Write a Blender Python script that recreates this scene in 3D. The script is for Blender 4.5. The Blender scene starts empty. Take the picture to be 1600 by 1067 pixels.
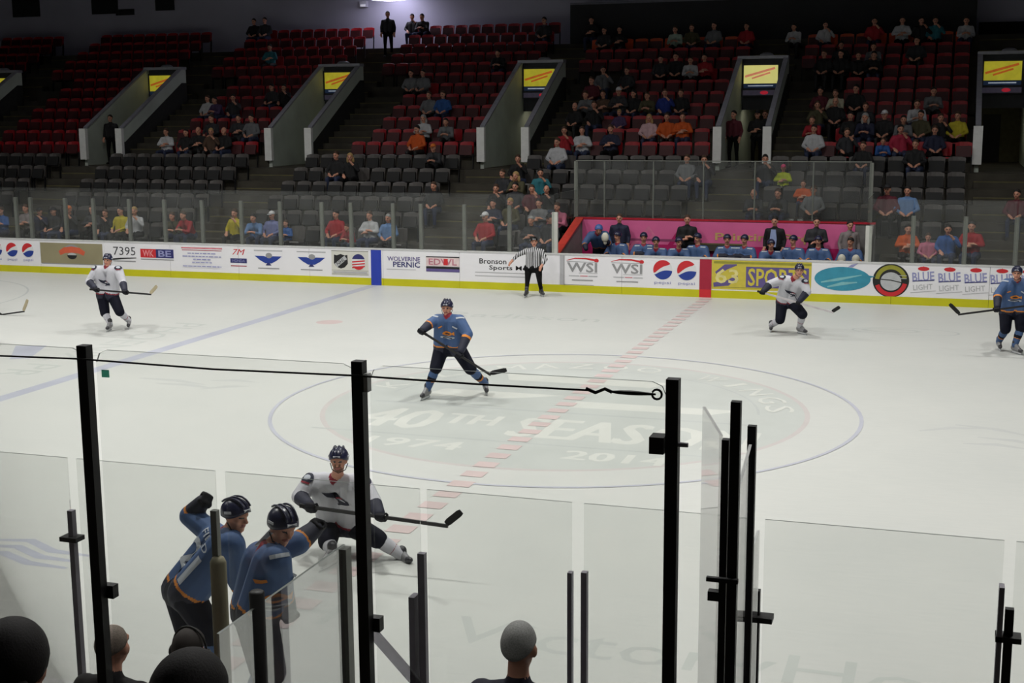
import bpy, bmesh, math, random
import numpy as np
from mathutils import Vector, Matrix
from mathutils.bvhtree import BVHTree

S = bpy.context.scene
C = S.collection
random.seed(7)
V = Vector

# ------------------------------------------------------------------ camera
W_PX, H_PX, F_PX = 1600.0, 1067.0, 2074.905
CAM = np.array([5.720, -6.793, 4.624]); YAW, PITCH, ROLL = 0.321, 0.172, -0.007
_f = np.array([-math.sin(YAW) * math.cos(PITCH), math.cos(YAW) * math.cos(PITCH), -math.sin(PITCH)])
_r0 = np.array([math.cos(YAW), math.sin(YAW), 0.0]); _u0 = np.cross(_r0, _f)
_r = math.cos(ROLL) * _r0 + math.sin(ROLL) * _u0
_u = -math.sin(ROLL) * _r0 + math.cos(ROLL) * _u0
cam_d = bpy.data.cameras.new('camera'); cam_o = bpy.data.objects.new('camera', cam_d); C.objects.link(cam_o)
cam_d.sensor_fit = 'HORIZONTAL'; cam_d.sensor_width = 36.0; cam_d.lens = F_PX / W_PX * 36.0
cam_d.clip_start = 0.05; cam_d.clip_end = 300
cam_o.matrix_world = Matrix(((_r[0], _u[0], -_f[0], CAM[0]), (_r[1], _u[1], -_f[1], CAM[1]), (_r[2], _u[2], -_f[2], CAM[2]), (0, 0, 0, 1)))
S.camera = cam_o


def ray(px, py):
    return _f + (px - W_PX / 2) / F_PX * _r - (py - H_PX / 2) / F_PX * _u


def at(px, py, y):
    """photo pixel -> the world point at depth Y (a survey helper: real positions come out of it)"""
    d = ray(px, py); t = (y - CAM[1]) / d[1]
    return V(CAM + d * t)


def ground(px, py, z=0.0):
    d = ray(px, py); t = (z - CAM[2]) / d[2]
    return V(CAM + d * t)


# ------------------------------------------------------------------ world, light, exposure
world = bpy.data.worlds.new('world'); S.world = world; world.use_nodes = True
world.node_tree.nodes['Background'].inputs[0].default_value = (0.05, 0.055, 0.07, 1)
world.node_tree.nodes['Background'].inputs[1].default_value = 0.05
S.view_settings.view_transform = 'Standard'; S.view_settings.look = 'None'
S.view_settings.exposure = 0.0; S.view_settings.gamma = 1.0; S.view_settings.use_curve_mapping = False
S.cycles.transparent_max_bounces = 24
S.cycles.max_bounces = 8
S.cycles.sample_clamp_indirect = 4.0
LAMP_W, LAMP_Z, LAMP_CONE = 238.0, 11.2, 150.0
LAMP_COL = (1.0, 0.985, 0.945)
LAMP_SPOTS = [(x, y) for x in (-22.0, -14.5, -7.0, 0.5, 8.0) for y in (4.2, 12.9, 21.6)]

# ------------------------------------------------------------------ materials
MATS = {}


def lin(c):
    if isinstance(c, str):
        c = tuple(int(c[i:i + 2], 16) for i in (0, 2, 4))
    return tuple((v / 255 / 12.92 if v / 255 <= 0.04045 else ((v / 255 + 0.055) / 1.055) ** 2.4) for v in c)


def mat(name, col, rough=0.6, metal=0.0, var=0.12, scale=8.0, bump=0.0, emit=0.0, spec=0.5):
    if name in MATS:
        return MATS[name]
    m = bpy.data.materials.new(name); m.use_nodes = True
    nt = m.node_tree; b = nt.nodes['Principled BSDF']; c = lin(col)
    b.inputs['Roughness'].default_value = rough; b.inputs['Metallic'].default_value = metal
    b.inputs['Specular IOR Level'].default_value = spec
    tc = nt.nodes.new('ShaderNodeTexCoord'); nz = nt.nodes.new('ShaderNodeTexNoise')
    nz.inputs['Scale'].default_value = scale; nz.inputs['Detail'].default_value = 4
    nt.links.new(tc.outputs['Object'], nz.inputs['Vector'])
    rp = nt.nodes.new('ShaderNodeValToRGB')
    rp.color_ramp.elements[0].position = 0.3; rp.color_ramp.elements[1].position = 0.7
    rp.color_ramp.elements[0].color = (*[v * (1 - var) for v in c], 1)
    rp.color_ramp.elements[1].color = (*[min(1, v * (1 + var)) for v in c], 1)
    nt.links.new(nz.outputs['Fac'], rp.inputs['Fac'])
    nt.links.new(rp.outputs['Color'], b.inputs['Base Color'])
    if bump:
        bp = nt.nodes.new('ShaderNodeBump'); bp.inputs['Strength'].default_value = bump
        bp.inputs['Distance'].default_value = 0.02
        nt.links.new(nz.outputs['Fac'], bp.inputs['Height']); nt.links.new(bp.outputs['Normal'], b.inputs['Normal'])
    if emit:
        nt.links.new(rp.outputs['Color'], b.inputs['Emission Color']); b.inputs['Emission Strength'].default_value = emit
    MATS[name] = m
    return m


def glass_mat(name, tint, veil=0.03, refl=1.0, ior=1.45):
    if name in MATS:
        return MATS[name]
    m = bpy.data.materials.new(name); m.use_nodes = True
    nt = m.node_tree; nt.nodes.clear()
    out = nt.nodes.new('ShaderNodeOutputMaterial')
    tr = nt.nodes.new('ShaderNodeBsdfTransparent'); tr.inputs[0].default_value = (*tint, 1)
    df = nt.nodes.new('ShaderNodeBsdfDiffuse'); df.inputs[0].default_value = (0.75, 0.77, 0.76, 1)
    gl = nt.nodes.new('ShaderNodeBsdfGlossy'); gl.inputs['Roughness'].default_value = 0.03
    fr = nt.nodes.new('ShaderNodeFresnel'); fr.inputs['IOR'].default_value = ior
    nz = nt.nodes.new('ShaderNodeTexNoise'); nz.inputs['Scale'].default_value = 1.6; nz.inputs['Detail'].default_value = 5
    tc = nt.nodes.new('ShaderNodeTexCoord'); nt.links.new(tc.outputs['Object'], nz.inputs['Vector'])
    mu = nt.nodes.new('ShaderNodeMath'); mu.operation = 'MULTIPLY'; mu.inputs[1].default_value = veil * 2
    nt.links.new(nz.outputs['Fac'], mu.inputs[0])
    m1 = nt.nodes.new('ShaderNodeMixShader'); m2 = nt.nodes.new('ShaderNodeMixShader')
    nt.links.new(mu.outputs[0], m1.inputs[0]); nt.links.new(tr.outputs[0], m1.inputs[1]); nt.links.new(df.outputs[0], m1.inputs[2])
    mr = nt.nodes.new('ShaderNodeMath'); mr.operation = 'MULTIPLY'; mr.inputs[1].default_value = refl
    nt.links.new(fr.outputs[0], mr.inputs[0])
    nt.links.new(mr.outputs[0], m2.inputs[0]); nt.links.new(m1.outputs[0], m2.inputs[1]); nt.links.new(gl.outputs[0], m2.inputs[2])
    nt.links.new(m2.outputs[0], out.inputs['Surface'])
    MATS[name] = m
    return m


# ------------------------------------------------------------------ mesh builder
class MB:
    def __init__(s):
        s.v, s.f, s.m = [], [], []

    def add(s, vs, fs, m=0):
        o = len(s.v); s.v += [tuple(v) for v in vs]
        s.f += [tuple(i + o for i in f) for f in fs]; s.m += [m] * len(fs)
        return s

    def box(s, lo, hi, m=0, rot=None, about=None):
        (a, b, c), (d, e, f) = lo, hi
        vs = [V(p) for p in ((a, b, c), (d, b, c), (d, e, c), (a, e, c), (a, b, f), (d, b, f), (d, e, f), (a, e, f))]
        if rot is not None:
            k = V(about) if about is not None else (V(lo) + V(hi)) / 2
            vs = [k + rot @ (v - k) for v in vs]
        return s.add(vs, [(0, 3, 2, 1), (4, 5, 6, 7), (0, 1, 5, 4), (1, 2, 6, 5), (2, 3, 7, 6), (3, 0, 4, 7)], m)

    def bar(s, a, b, w, h, m=0, up=(0, 0, 1)):
        a, b = V(a), V(b); d = (b - a).normalized(); x = d.cross(V(up))
        if x.length < 1e-4:
            x = d.cross(V((1, 0, 0)))
        x.normalize(); y = x.cross(d).normalized()
        c = [x * w / 2 + y * h / 2, -x * w / 2 + y * h / 2, -x * w / 2 - y * h / 2, x * w / 2 - y * h / 2]
        return s.add([a + q for q in c] + [b + q for q in c], [(3, 2, 1, 0), (4, 5, 6, 7), (0, 1, 5, 4), (1, 2, 6, 5), (2, 3, 7, 6), (3, 0, 4, 7)], m)

    def tube(s, pts, r, n=8, m=0):
        pts = [V(p) for p in pts]; rs = r if isinstance(r, (list, tuple)) else [r] * len(pts)
        vs, fs = [], []
        for i, p in enumerate(pts):
            d = (pts[min(i + 1, len(pts) - 1)] - pts[max(i - 1, 0)]).normalized()
            x = d.cross(V((0, 0, 1)))
            if x.length < 1e-3:
                x = d.cross(V((1, 0, 0)))
            x.normalize(); y = d.cross(x)
            vs += [p + (x * math.cos(2 * math.pi * k / n) + y * math.sin(2 * math.pi * k / n)) * rs[i] for k in range(n)]
        for i in range(len(pts) - 1):
            for k in range(n):
                a = i * n + k; b = i * n + (k + 1) % n
                fs.append((a, b, b + n, a + n))
        fs.append(tuple(range(n))[::-1]); fs.append(tuple((len(pts) - 1) * n + k for k in range(n)))
        return s.add(vs, fs, m)

    def lathe(s, c, prof, n=16, m=0):
        vs, fs = [], []
        for r, z in prof:
            vs += [V(c) + V((r * math.cos(2 * math.pi * k / n), r * math.sin(2 * math.pi * k / n), z)) for k in range(n)]
        for i in range(len(prof) - 1):
            for k in range(n):
                a = i * n + k; b = i * n + (k + 1) % n
                fs.append((a, b, b + n, a + n))
        return s.add(vs, fs, m)

    def prism(s, poly, axis, a, b, m=0):
        """extrude a 2-D polygon along an axis between a and b (axis 0: poly is (y,z); 1: (x,z); 2: (x,y))"""
        def p3(q, t):
            return {0: (t, q[0], q[1]), 1: (q[0], t, q[1]), 2: (q[0], q[1], t)}[axis]
        n = len(poly)
        vs = [p3(q, a) for q in poly] + [p3(q, b) for q in poly]
        fs = [tuple(range(n))[::-1], tuple(range(n, 2 * n))] + [(i, (i + 1) % n, (i + 1) % n + n, i + n) for i in range(n)]
        return s.add(vs, fs, m)

    def ell(s, c, R3, rot=None, n=12, k=8, m=0):
        vs, fs = [], []
        rot = rot or Matrix.Identity(3)
        for i in range(k + 1):
            t = math.pi * i / k
            for j in range(n):
                p = 2 * math.pi * j / n
                vs.append(V(c) + rot @ V((R3[0] * math.sin(t) * math.cos(p), R3[1] * math.sin(t) * math.sin(p), R3[2] * math.cos(t))))
        for i in range(k):
            for j in range(n):
                a = i * n + j; b = i * n + (j + 1) % n
                fs.append((a, a + n, b + n, b))
        return s.add(vs, fs, m)

    def mesh(s, name, mats, smooth=False):
        me = bpy.data.meshes.new(name)
        me.from_pydata(s.v, [], s.f)
        for m in (mats if isinstance(mats, (list, tuple)) else [mats]):
            me.materials.append(m)
        me.polygons.foreach_set('material_index', s.m)
        if smooth:
            me.polygons.foreach_set('use_smooth', [True] * len(s.f))
        me.update()
        return me

    def build(s, name, mats, parent=None, smooth=False):
        return link(name, s.mesh(name, mats, smooth), parent)


def link(name, me, parent=None, loc=None, rz=0):
    o = bpy.data.objects.new(name, me); C.objects.link(o)
    if parent is not None:
        o.parent = parent
    if loc is not None:
        o.location = loc
    if rz:
        o.rotation_euler = (0, 0, rz)
    return o


def tag(o, label=None, cat=None, group=None, kind=None):
    if label: o['label'] = label
    if cat: o['category'] = cat
    if group: o['group'] = group
    if kind: o['kind'] = kind
    return o


def thing(name, label, cat, loc=(0, 0, 0), group=None, rz=0):
    o = link(name, None, None, loc, rz)
    return tag(o, label, cat, group)


def part(name, mb, mats, parent, smooth=False):
    """a mesh given in world coordinates, parented to a thing whose Empty stands elsewhere"""
    o = mb.build(name, mats, parent, smooth)
    p = parent; off = V((0, 0, 0))
    while p is not None:
        off += p.location; p = p.parent
    o.location = -off
    return o


# a small side scene where text and remeshed bodies are evaluated
TMP = bpy.data.scenes.new('workbench')


def evaluate(o):
    TMP.collection.objects.link(o)
    vl = TMP.view_layers[0]; vl.update()
    dg = vl.depsgraph
    me = bpy.data.meshes.new_from_object(o.evaluated_get(dg))
    d = o.data
    TMP.collection.objects.unlink(o); bpy.data.objects.remove(o)
    (bpy.data.meshes if isinstance(d, bpy.types.Mesh) else bpy.data.curves).remove(d)
    return me


TXT = {}


def text2d(s, h=1.0, w=None, bold=0.0, shear=0.0):
    """flat lettering centred on 0,0 -> (verts Nx2, faces)"""
    key = (s, bold, shear)
    if key not in TXT:
        cu = bpy.data.curves.new('t', 'FONT'); cu.body = s; cu.offset = bold; cu.shear = shear; cu.resolution_u = 2
        cu.align_x = 'CENTER'
        me = evaluate(bpy.data.objects.new('t', cu))
        v = np.array([q.co[:2] for q in me.vertices]); f = [tuple(p.vertices) for p in me.polygons]
        bpy.data.meshes.remove(me)
        lo, hi = v.min(0), v.max(0)
        TXT[key] = ((v - (lo + hi) / 2), hi - lo, f)
    v, size, f = TXT[key]
    sy = h / size[1]; sx = sy if w is None else w / size[0]
    return v * np.array([sx, sy]), f


def ellipse2d(rx, ry, n=28, a0=0, a1=2 * math.pi):
    full = abs(a1 - a0 - 2 * math.pi) < 1e-6
    m = n if full else n + 1
    return np.array([(rx * math.cos(a0 + (a1 - a0) * i / n), ry * math.sin(a0 + (a1 - a0) * i / n)) for i in range(m)]), [tuple(range(m))]


def ring2d(r0, r1, n=72, a0=0, a1=2 * math.pi, ky=1.0):
    vs, fs = [], []
    for i in range(n + 1):
        a = a0 + (a1 - a0) * i / n
        vs += [(r0 * math.cos(a), ky * r0 * math.sin(a)), (r1 * math.cos(a), ky * r1 * math.sin(a))]
    for i in range(n):
        fs.append((2 * i, 2 * i + 1, 2 * i + 3, 2 * i + 2))
    return np.array(vs), fs


def stroke2d(pts, w):
    pts = [V((*p, 0)) for p in pts]; vs, fs = [], []
    for i, p in enumerate(pts):
        d = (pts[min(i + 1, len(pts) - 1)] - pts[max(i - 1, 0)]).normalized(); n = V((-d.y, d.x, 0))
        ww = w[i] if isinstance(w, (list, tuple)) else w
        vs += [(p + n * ww / 2)[:2], (p - n * ww / 2)[:2]]
    for i in range(len(pts) - 1):
        fs.append((2 * i, 2 * i + 1, 2 * i + 3, 2 * i + 2))
    return np.array(vs), fs


class Print:
    """flat print: coloured 2-D shapes stacked in thin layers; put() maps (u, v, layer) to space"""

    def __init__(s, put, lift=0.0015):
        s.put, s.lift, s.mb, s.mats, s.n = put, lift, MB(), [], 0

    def shape(s, vf, m, du=0.0, dv=0.0, rot=0.0):
        v, f = vf
        if m not in s.mats:
            s.mats.append(m)
        s.n += 1; c, sn = math.cos(rot), math.sin(rot)
        s.mb.add([s.put(du + c * a - sn * b, dv + sn * a + c * b, s.n * s.lift) for a, b in v], f, s.mats.index(m))
        return s

    def rect(s, u0, u1, v0, v1, m):
        return s.shape((np.array([(u0, v0), (u1, v0), (u1, v1), (u0, v1)]), [(0, 1, 2, 3)]), m)

    def poly(s, pts, m):
        return s.shape((np.array(pts), [tuple(range(len(pts)))]), m)

    def text(s, t, u, v, h, m, w=None, bold=0.0, rot=0.0, shear=0.0):
        return s.shape(text2d(t, h, w, bold, shear), m, u, v, rot)

    def build(s, name, parent=None):
        return s.mb.build(name, s.mats, parent)


# ================================================================== the setting
YB = 25.91                       # ice-side face of the far boards
BH = 1.00                        # board height
T0, RISE, TREAD, YR0 = 0.55, 0.381, 0.85, 27.60


def tread(i): return T0 + RISE * i
def row_y(i): return YR0 + TREAD * i          # line of the seat backs
def front_y(i): return YR0 - 0.75 + TREAD * i  # front edge of a tier


TUN = [-29.6, -22.32, -15.12, -7.68, -0.27, 7.0]
ORD = ['first', 'second', 'third', 'fourth', 'fifth', 'sixth', 'seventh', 'eighth', 'ninth', 'tenth', 'eleventh', 'twelfth',
       'thirteenth', 'fourteenth', 'fifteenth', 'sixteenth', 'seventeenth', 'eighteenth', 'nineteenth', 'twentieth']


def ice_material():
    m = bpy.data.materials.new('ice'); m.use_nodes = True
    nt = m.node_tree; b = nt.nodes['Principled BSDF']
    tc = nt.nodes.new('ShaderNodeTexCoord')
    n1 = nt.nodes.new('ShaderNodeTexNoise'); n1.inputs['Scale'].default_value = 0.5; n1.inputs['Detail'].default_value = 6
    mp = nt.nodes.new('ShaderNodeMapping'); mp.inputs['Scale'].default_value = (1.2, 9.0, 1.0); mp.inputs['Rotation'].default_value = (0, 0, 0.25)
    n2 = nt.nodes.new('ShaderNodeTexNoise'); n2.inputs['Scale'].default_value = 2.2; n2.inputs['Detail'].default_value = 8
    nt.links.new(tc.outputs['Object'], n1.inputs['Vector']); nt.links.new(tc.outputs['Object'], mp.inputs['Vector'])
    nt.links.new(mp.outputs['Vector'], n2.inputs['Vector'])
    mx = nt.nodes.new('ShaderNodeMix'); mx.data_type = 'FLOAT'; mx.inputs[0].default_value = 0.45
    nt.links.new(n1.outputs['Fac'], mx.inputs[2]); nt.links.new(n2.outputs['Fac'], mx.inputs[3])
    rp = nt.nodes.new('ShaderNodeValToRGB'); e = rp.color_ramp.elements
    e[0].position, e[1].position = 0.32, 0.66
    e[0].color = (0.525, 0.540, 0.518, 1); e[1].color = (0.575, 0.584, 0.556, 1)
    nt.links.new(mx.outputs[0], rp.inputs['Fac']); nt.links.new(rp.outputs['Color'], b.inputs['Base Color'])
    b.inputs['Roughness'].default_value = 0.42; b.inputs['Specular IOR Level'].default_value = 0.25
    return m


ICE = ice_material()


def rink_outline(off=0.0, n=10):
    hx, hy, r = 30.48 + off, 12.955 + off, 8.53 + off
    pts = []
    for cx, cy, a0 in ((hx - r, hy - r, 0), (-hx + r, hy - r, 90), (-hx + r, -hy + r, 180), (hx - r, -hy + r, 270)):
        for k in range(n + 1):
            a = math.radians(a0 + 90 * k / n)
            pts.append((cx + r * math.cos(a), 12.955 + cy + r * math.sin(a)))
    return pts


ice = MB().prism(rink_outline(), 2, -0.06, 0.0).build('floor', ICE)
tag(ice, 'pale grey white ice sheet of the hockey rink', kind='structure')

# ---- painted ice markings (flat paint just under the ice film)
P_BLUE = mat('ice_paint_blue', (172, 175, 187), 0.45, var=0.08, scale=1.5, spec=0.25)
P_CIRC = mat('ice_paint_circle', (178, 180, 190), 0.45, var=0.05, scale=1.5, spec=0.25)
P_RED = mat('ice_paint_red', (197, 180, 178), 0.45, var=0.05, scale=2, spec=0.25)
P_GREY = mat('ice_paint_grey', (184, 188, 184), 0.45, var=0.04, scale=1.2, spec=0.25)
P_GREY2 = mat('ice_paint_dark_grey', (177, 181, 179), 0.45, var=0.06, scale=1.2, spec=0.25)
P_WHITE = mat('ice_paint_white', (201, 203, 197), 0.45, var=0.03, scale=2, spec=0.25)
P_FAINT = mat('ice_paint_faint', (188, 190, 188), 0.45, var=0.02, scale=2, spec=0.25)
P_PINKG = mat('ice_paint_rim', (190, 184, 182), 0.45, var=0.04, scale=2, spec=0.25)


def flat(z0=0.0008):
    return lambda u, v, k: (u, v, z0 + k)


L6 = 0.00006
p = Print(flat(), L6)
p.rect(-9.21, -8.91, 0.02, YB - 0.02, P_BLUE); p.build('blue_line', ice)
p = Print(flat(), L6)
p.rect(8.91, 9.21, 0.02, YB - 0.02, P_BLUE); p.build('blue_line', ice)
# centre emblem: grey disc with white lettering, then the circle and the dashed red line over it
cx, cy = 0.0, 12.955
p = Print(flat(), L6)
p.shape(ellipse2d(3.82, 3.82, 72), P_PINKG, cx, cy)
p.shape(ellipse2d(3.74, 3.74, 72), P_GREY, cx, cy)
p.shape(ring2d(3.02, 3.06, 64, 0.10, math.pi - 0.10), P_GREY2, cx, cy)
# white wing bars above the season band
p.poly([(-2.55, 13.10), (-1.0, 13.32), (-0.2, 13.75), (-2.3, 13.75)], P_WHITE)
p.poly([(0.1, 12.95), (2.3, 13.02), (2.75, 13.45), (0.1, 13.4)], P_WHITE)
p.poly([(-1.5, 14.75), (1.0, 14.75), (1.3, 15.25), (-1.7, 15.25)], P_WHITE)
p.rect(-3.05, 3.05, 12.50, 12.58, P_GREY2)
p.rect(-3.2, 3.2, 10.52, 10.58, P_GREY2)
for q in (-.035, 0, .035): p.text('40', -2.2 + q, 11.52, 1.22, P_WHITE, w=1.22)
for q in (-.025, 0, .025): p.text('TH', -1.08 + q, 11.72, 0.62, P_WHITE, w=0.82)
for q in (-.04, 0, .04): p.text('SEASON', 1.45 + q, 11.50, 1.22, P_WHITE, w=3.5)
for q in (-.02, 0, .02): p.text('1974', -1.38 + q, 10.12, 0.46, P_WHITE, w=1.42)
for q in (-.02, 0, .02): p.text('2014', 1.55 + q, 10.12, 0.46, P_WHITE, w=1.42)
for k, ch in enumerate('KALAMAZOO WINGS'):
    if ch == ' ':
        continue
    a = math.radians(166 - k * 10.9)
    for q in (-.006, .006): p.text(ch, cx + 3.38 * math.cos(a), cy + 3.38 * math.sin(a), 0.44, P_WHITE, w=(0.5 if ch != 'I' else 0.14) * 0.92, rot=a - math.pi / 2 + q)
p.build('center_emblem', ice)
p = Print(flat(0.0048), L6)
p.shape(ring2d(4.545, 4.605, 96), P_CIRC, cx, cy); p.build('center_circle', ice)
p = Print(flat(0.0052), 0.0)
y = 0.05
while y < YB - 0.3:
    p.rect(-0.15, 0.15, y, y + 0.26, P_RED); y += 0.48
p.build('center_line', ice)
p = Print(flat(), L6); p.shape(ellipse2d(0.30, 0.30, 24), P_RED, -7.4, 19.74); p.build('faceoff_dot', ice)
p = Print(flat(), L6); p.shape(ellipse2d(0.30, 0.30, 24), P_RED, -7.4, 6.17); p.build('faceoff_dot', ice)
p = Print(flat(), L6); p.shape(ring2d(4.545, 4.60, 72), P_GREY2, -21.2, 19.66); p.build('faceoff_circle', ice)
# advert lettering along the blue line, reading away from the far boards
p = Print(flat(), L6)
p.text('PHOENIX PR', -10.28, 15.62, 0.78, P_GREY, w=6.2, rot=-math.pi / 2); p.build('ice_lettering', ice)
p = Print(flat(), L6)
p.poly([(-12.2, 15.2), (-11.3, 13.9), (-11.0, 14.1), (-11.6, 15.4)], P_BLUE); p.build('ice_patch', ice)
p = Print(flat(), L6)
p.text('VictoryHonda', 4.35, 3.80, 0.78, P_GREY, w=5.6); p.build('ice_lettering', ice)
p = Print(flat(), L6)
p.text('Radisson', -3.45, 21.65, 0.62, P_GREY, w=3.6); p.build('ice_lettering', ice)
p = Print(flat(), L6)
p.shape(ring2d(1.05, 1.10, 40, ky=0.42), P_GREY2, 4.88, 21.9); p.shape(ring2d(0.5, 0.62, 30, ky=0.35), P_GREY, 4.6, 21.95); p.build('ice_oval_mark', ice)
p = Print(flat(), L6)
for k, (a, b) in enumerate((((-7.86, 13.05), (-6.4, 12.85)), ((-7.3, 12.72), (-6.1, 12.62)), ((-6.5, 13.2), (-5.7, 13.3)), ((-6.3, 12.5), (-5.6, 12.95)))):
    p.shape(stroke2d([a, ((a[0] + b[0]) / 2, (a[1] + b[1]) / 2 + 0.1), b], [0.06, 0.2, 0.05]), P_FAINT)
p.build('ice_wing_mark', ice)
p = Print(flat(), L6)
for a, b in (((5.4, 12.9), (6.3, 13.3)), ((5.9, 13.45), (7.0, 12.95)), ((6.2, 12.75), (7.2, 12.35)), ((6.0, 12.3), (6.9, 12.2))):
    p.shape(stroke2d([a, ((a[0] + b[0]) / 2, (a[1] + b[1]) / 2 + 0.12), b], [0.05, 0.16, 0.04]), P_FAINT)
p.build('ice_wing_mark', ice)
p = Print(flat(), L6)
for k in range(3):
    p.shape(stroke2d([(-4.3, 4.72 - k * .2), (-3.75, 4.85 - k * .22), (-3.3, 4.62 - k * .2), (-2.8, 4.60 - k * .2)], [0.04, 0.12, 0.12, 0.05]), P_BLUE)
p.build('ice_wave_mark', ice)

# ---- ceiling, back wall, surrounding walls
M_WALL = mat('painted_block_wall', (165, 164, 180), 0.8, var=0.06, scale=0.6)
M_DARKW = mat('dark_wall', (26, 27, 31), 0.8, var=0.2, scale=0.8)
M_CEIL = mat('silver_ceiling', (158, 158, 166), 0.9, var=0.2, scale=0.4)
tag(MB().box((-36, -14, 13.0), (36, 44, 13.2)).build('ceiling', M_CEIL), 'pale ceiling above the rink', kind='structure')
tag(MB().box((-36, 43.3, 0), (36, 43.6, 13)).build('wall_far', M_WALL), 'pale grey painted wall behind the far seats', kind='structure')
tag(MB().box((-36.3, -14, -0.1), (-36, 43.6, 13)).build('wall_left', M_DARKW), 'dark end wall of the arena', kind='structure')
tag(MB().box((36, -14, -0.1), (36.3, 43.6, 13)).build('wall_right', M_DARKW), 'dark end wall of the arena', kind='structure')
tag(MB().box((-36, -14.3, -0.1), (36, -14, 13)).build('wall_near', M_DARKW), 'dark wall behind the near seats', kind='structure')
tag(MB().box((-36, -14, -0.16), (36, 43.3, -0.065)).build('floor_slab', M_DARKW), 'dark concrete slab around the ice', kind='structure')

# ---- far stand: stepped concrete tiers, cut open where the tunnels run
M_CONC = mat('stand_concrete', (66, 62, 53), 0.85, var=0.22, scale=2.0, bump=0.2)
M_NOSE = mat('step_nosing', (104, 98, 62), 0.8, var=0.25, scale=3.0)
stand = MB().box((-34, 25.99, -0.06), (16, 26.85, 0.16)).build('floor_stand', M_CONC)
tag(stand, 'stepped concrete stand behind the far boards', kind='structure')


def spans(lo, hi, cuts):
    out, a = [], lo
    for c0, c1 in sorted(cuts):
        if c0 > a: out.append((a, c0))
        a = max(a, c1)
    if a < hi: out.append((a, hi))
    return out


for i in range(0, 18):
    cuts = []
    if i < 2: cuts = [(-4.25, 4.0)]
    if 7 <= i <= 11: cuts = [(t - 0.79, t + 0.79) for t in TUN]
    mb = MB()
    for a, b in spans(-34, 16, cuts):
        mb.box((a, front_y(i), tread(i) - RISE - (0.55 if i == 0 else 0.02)), (b, front_y(i) + TREAD + 0.03, tread(i)))
    mb.build('tier', M_CONC, stand)
step_me = {}
for i in range(0, 18):
    for t in TUN:
        if i <= 6: a, b = t - 0.80, t + 0.80
        elif i <= 12: a, b = t + 0.80, t + 2.35
        else: a, b = t - 0.72, t + 0.72
        if i < 2 and -4.6 < t < 4: continue
        if b > 12: continue
        w = round(b - a, 2)
        if w not in step_me:
            step_me[w] = MB().box((0, -0.40, -RISE), (w, 0, -RISE / 2)).box((0, -0.404, -RISE / 2 - 0.02), (w, -0.34, -RISE / 2 + 0.003), 1).mesh('stair_step', [M_CONC, M_NOSE])
        link('stair_step', step_me[w], stand, (a, front_y(i) - 0.001, tread(i)))
tag(MB().box((-34, front_y(18) - 0.01, tread(17) - 0.4), (16, 43.3, tread(17))).build('floor_stand_top', M_CONC), 'concrete walkway behind the top row of seats', kind='structure')

# ---- press box at the top of the right-hand sections
pb = thing('press_box', 'long dark press box wall above the orange top row', 'press box', (-0.9, 41.4, tread(16)))
part('front_panel', MB().box((-7.95, 41.35, tread(16) - 0.1), (6.15, 41.50, 8.42)), M_DARKW, pb)
part('roof', MB().box((-7.95, 41.35, 8.42), (6.15, 43.29, 8.5)), mat('press_box_rail', (92, 92, 104), 0.6), pb)
part('side_panel', MB().box((-7.95, 41.5, tread(16) - 0.1), (-7.8, 43.29, 8.42)), M_DARKW, pb)
part('side_panel', MB().box((6.0, 41.5, tread(16) - 0.1), (6.15, 43.29, 8.42)), M_DARKW, pb)
cur = MB()
for k in range(40):
    x = 6.25 + k * 0.25
    cur.box((x, 42.6 + 0.05 * (k % 2), tread(17)), (x + 0.25, 42.75 + 0.05 * (k % 2), 7.5))
tag(cur.build('curtain', mat('black_cloth', (12, 12, 14), 0.95)), 'black pleated curtain under the pale wall beside the press box', 'curtain')

# ---- dark banners on the back wall, box light
for k, (px, py, w, h, n) in enumerate(((40, 8, 1.4, 1.0, 'tall'), (163, 5, 1.3, 0.9, 'square'), (257, 3, 0.9, 0.7, 'small'), (195, 19, 0.9, 0.25, 'narrow'))):
    q = at(px, py, 43.25)
    o = MB().box((q.x - w / 2, 43.24, q.z - h / 2), (q.x + w / 2, 43.29, q.z + h / 2)).box((q.x - w / 2, 43.23, q.z + h / 2 - 0.05), (q.x + w / 2, 43.29, q.z + h / 2), 1).build('wall_banner', [mat('banner_cloth', (24, 25, 28), 0.9), M_DARKW])
    tag(o, n + ' dark banner hung on the pale back wall above the seats', 'banner', 'banners on the back wall')


# ---- exit tunnels with lit signs
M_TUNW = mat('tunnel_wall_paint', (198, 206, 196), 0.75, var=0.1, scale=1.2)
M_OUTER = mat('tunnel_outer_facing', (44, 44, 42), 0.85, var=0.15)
M_TFILL = mat('tunnel_fill_light', (255, 244, 214), 0.5, emit=4.0, var=0.0)  # added glow to brighten the tunnel end walls
M_TCAP = mat('tunnel_cap_metal', (150, 150, 160), 0.5, var=0.1)
M_POSTW = mat('white_end_post', (242, 242, 240), 0.55, var=0.05)
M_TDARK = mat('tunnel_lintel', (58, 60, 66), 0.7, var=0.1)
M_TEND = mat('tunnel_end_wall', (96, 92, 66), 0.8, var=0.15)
M_DOOR = mat('tunnel_door', (14, 14, 16), 0.6)
M_SCREEN = mat('sign_yellow_glow', (198, 188, 52), 0.5, var=0.1, scale=4, emit=0.42)
M_SCREENP = mat('sign_pale_glow', (222, 216, 130), 0.5, var=0.08, scale=4, emit=0.62)
M_SRED = mat('sign_orange_print', (214, 110, 40), 0.5, emit=0.35)
M_SPINK = mat('sign_pink_print', (226, 140, 110), 0.5, emit=0.5)
M_SBLUE = mat('sign_blue_strip', (52, 76, 120), 0.5, emit=0.08)
M_SWH = mat('sign_white_strip', (190, 200, 215), 0.5, emit=0.35)
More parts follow.
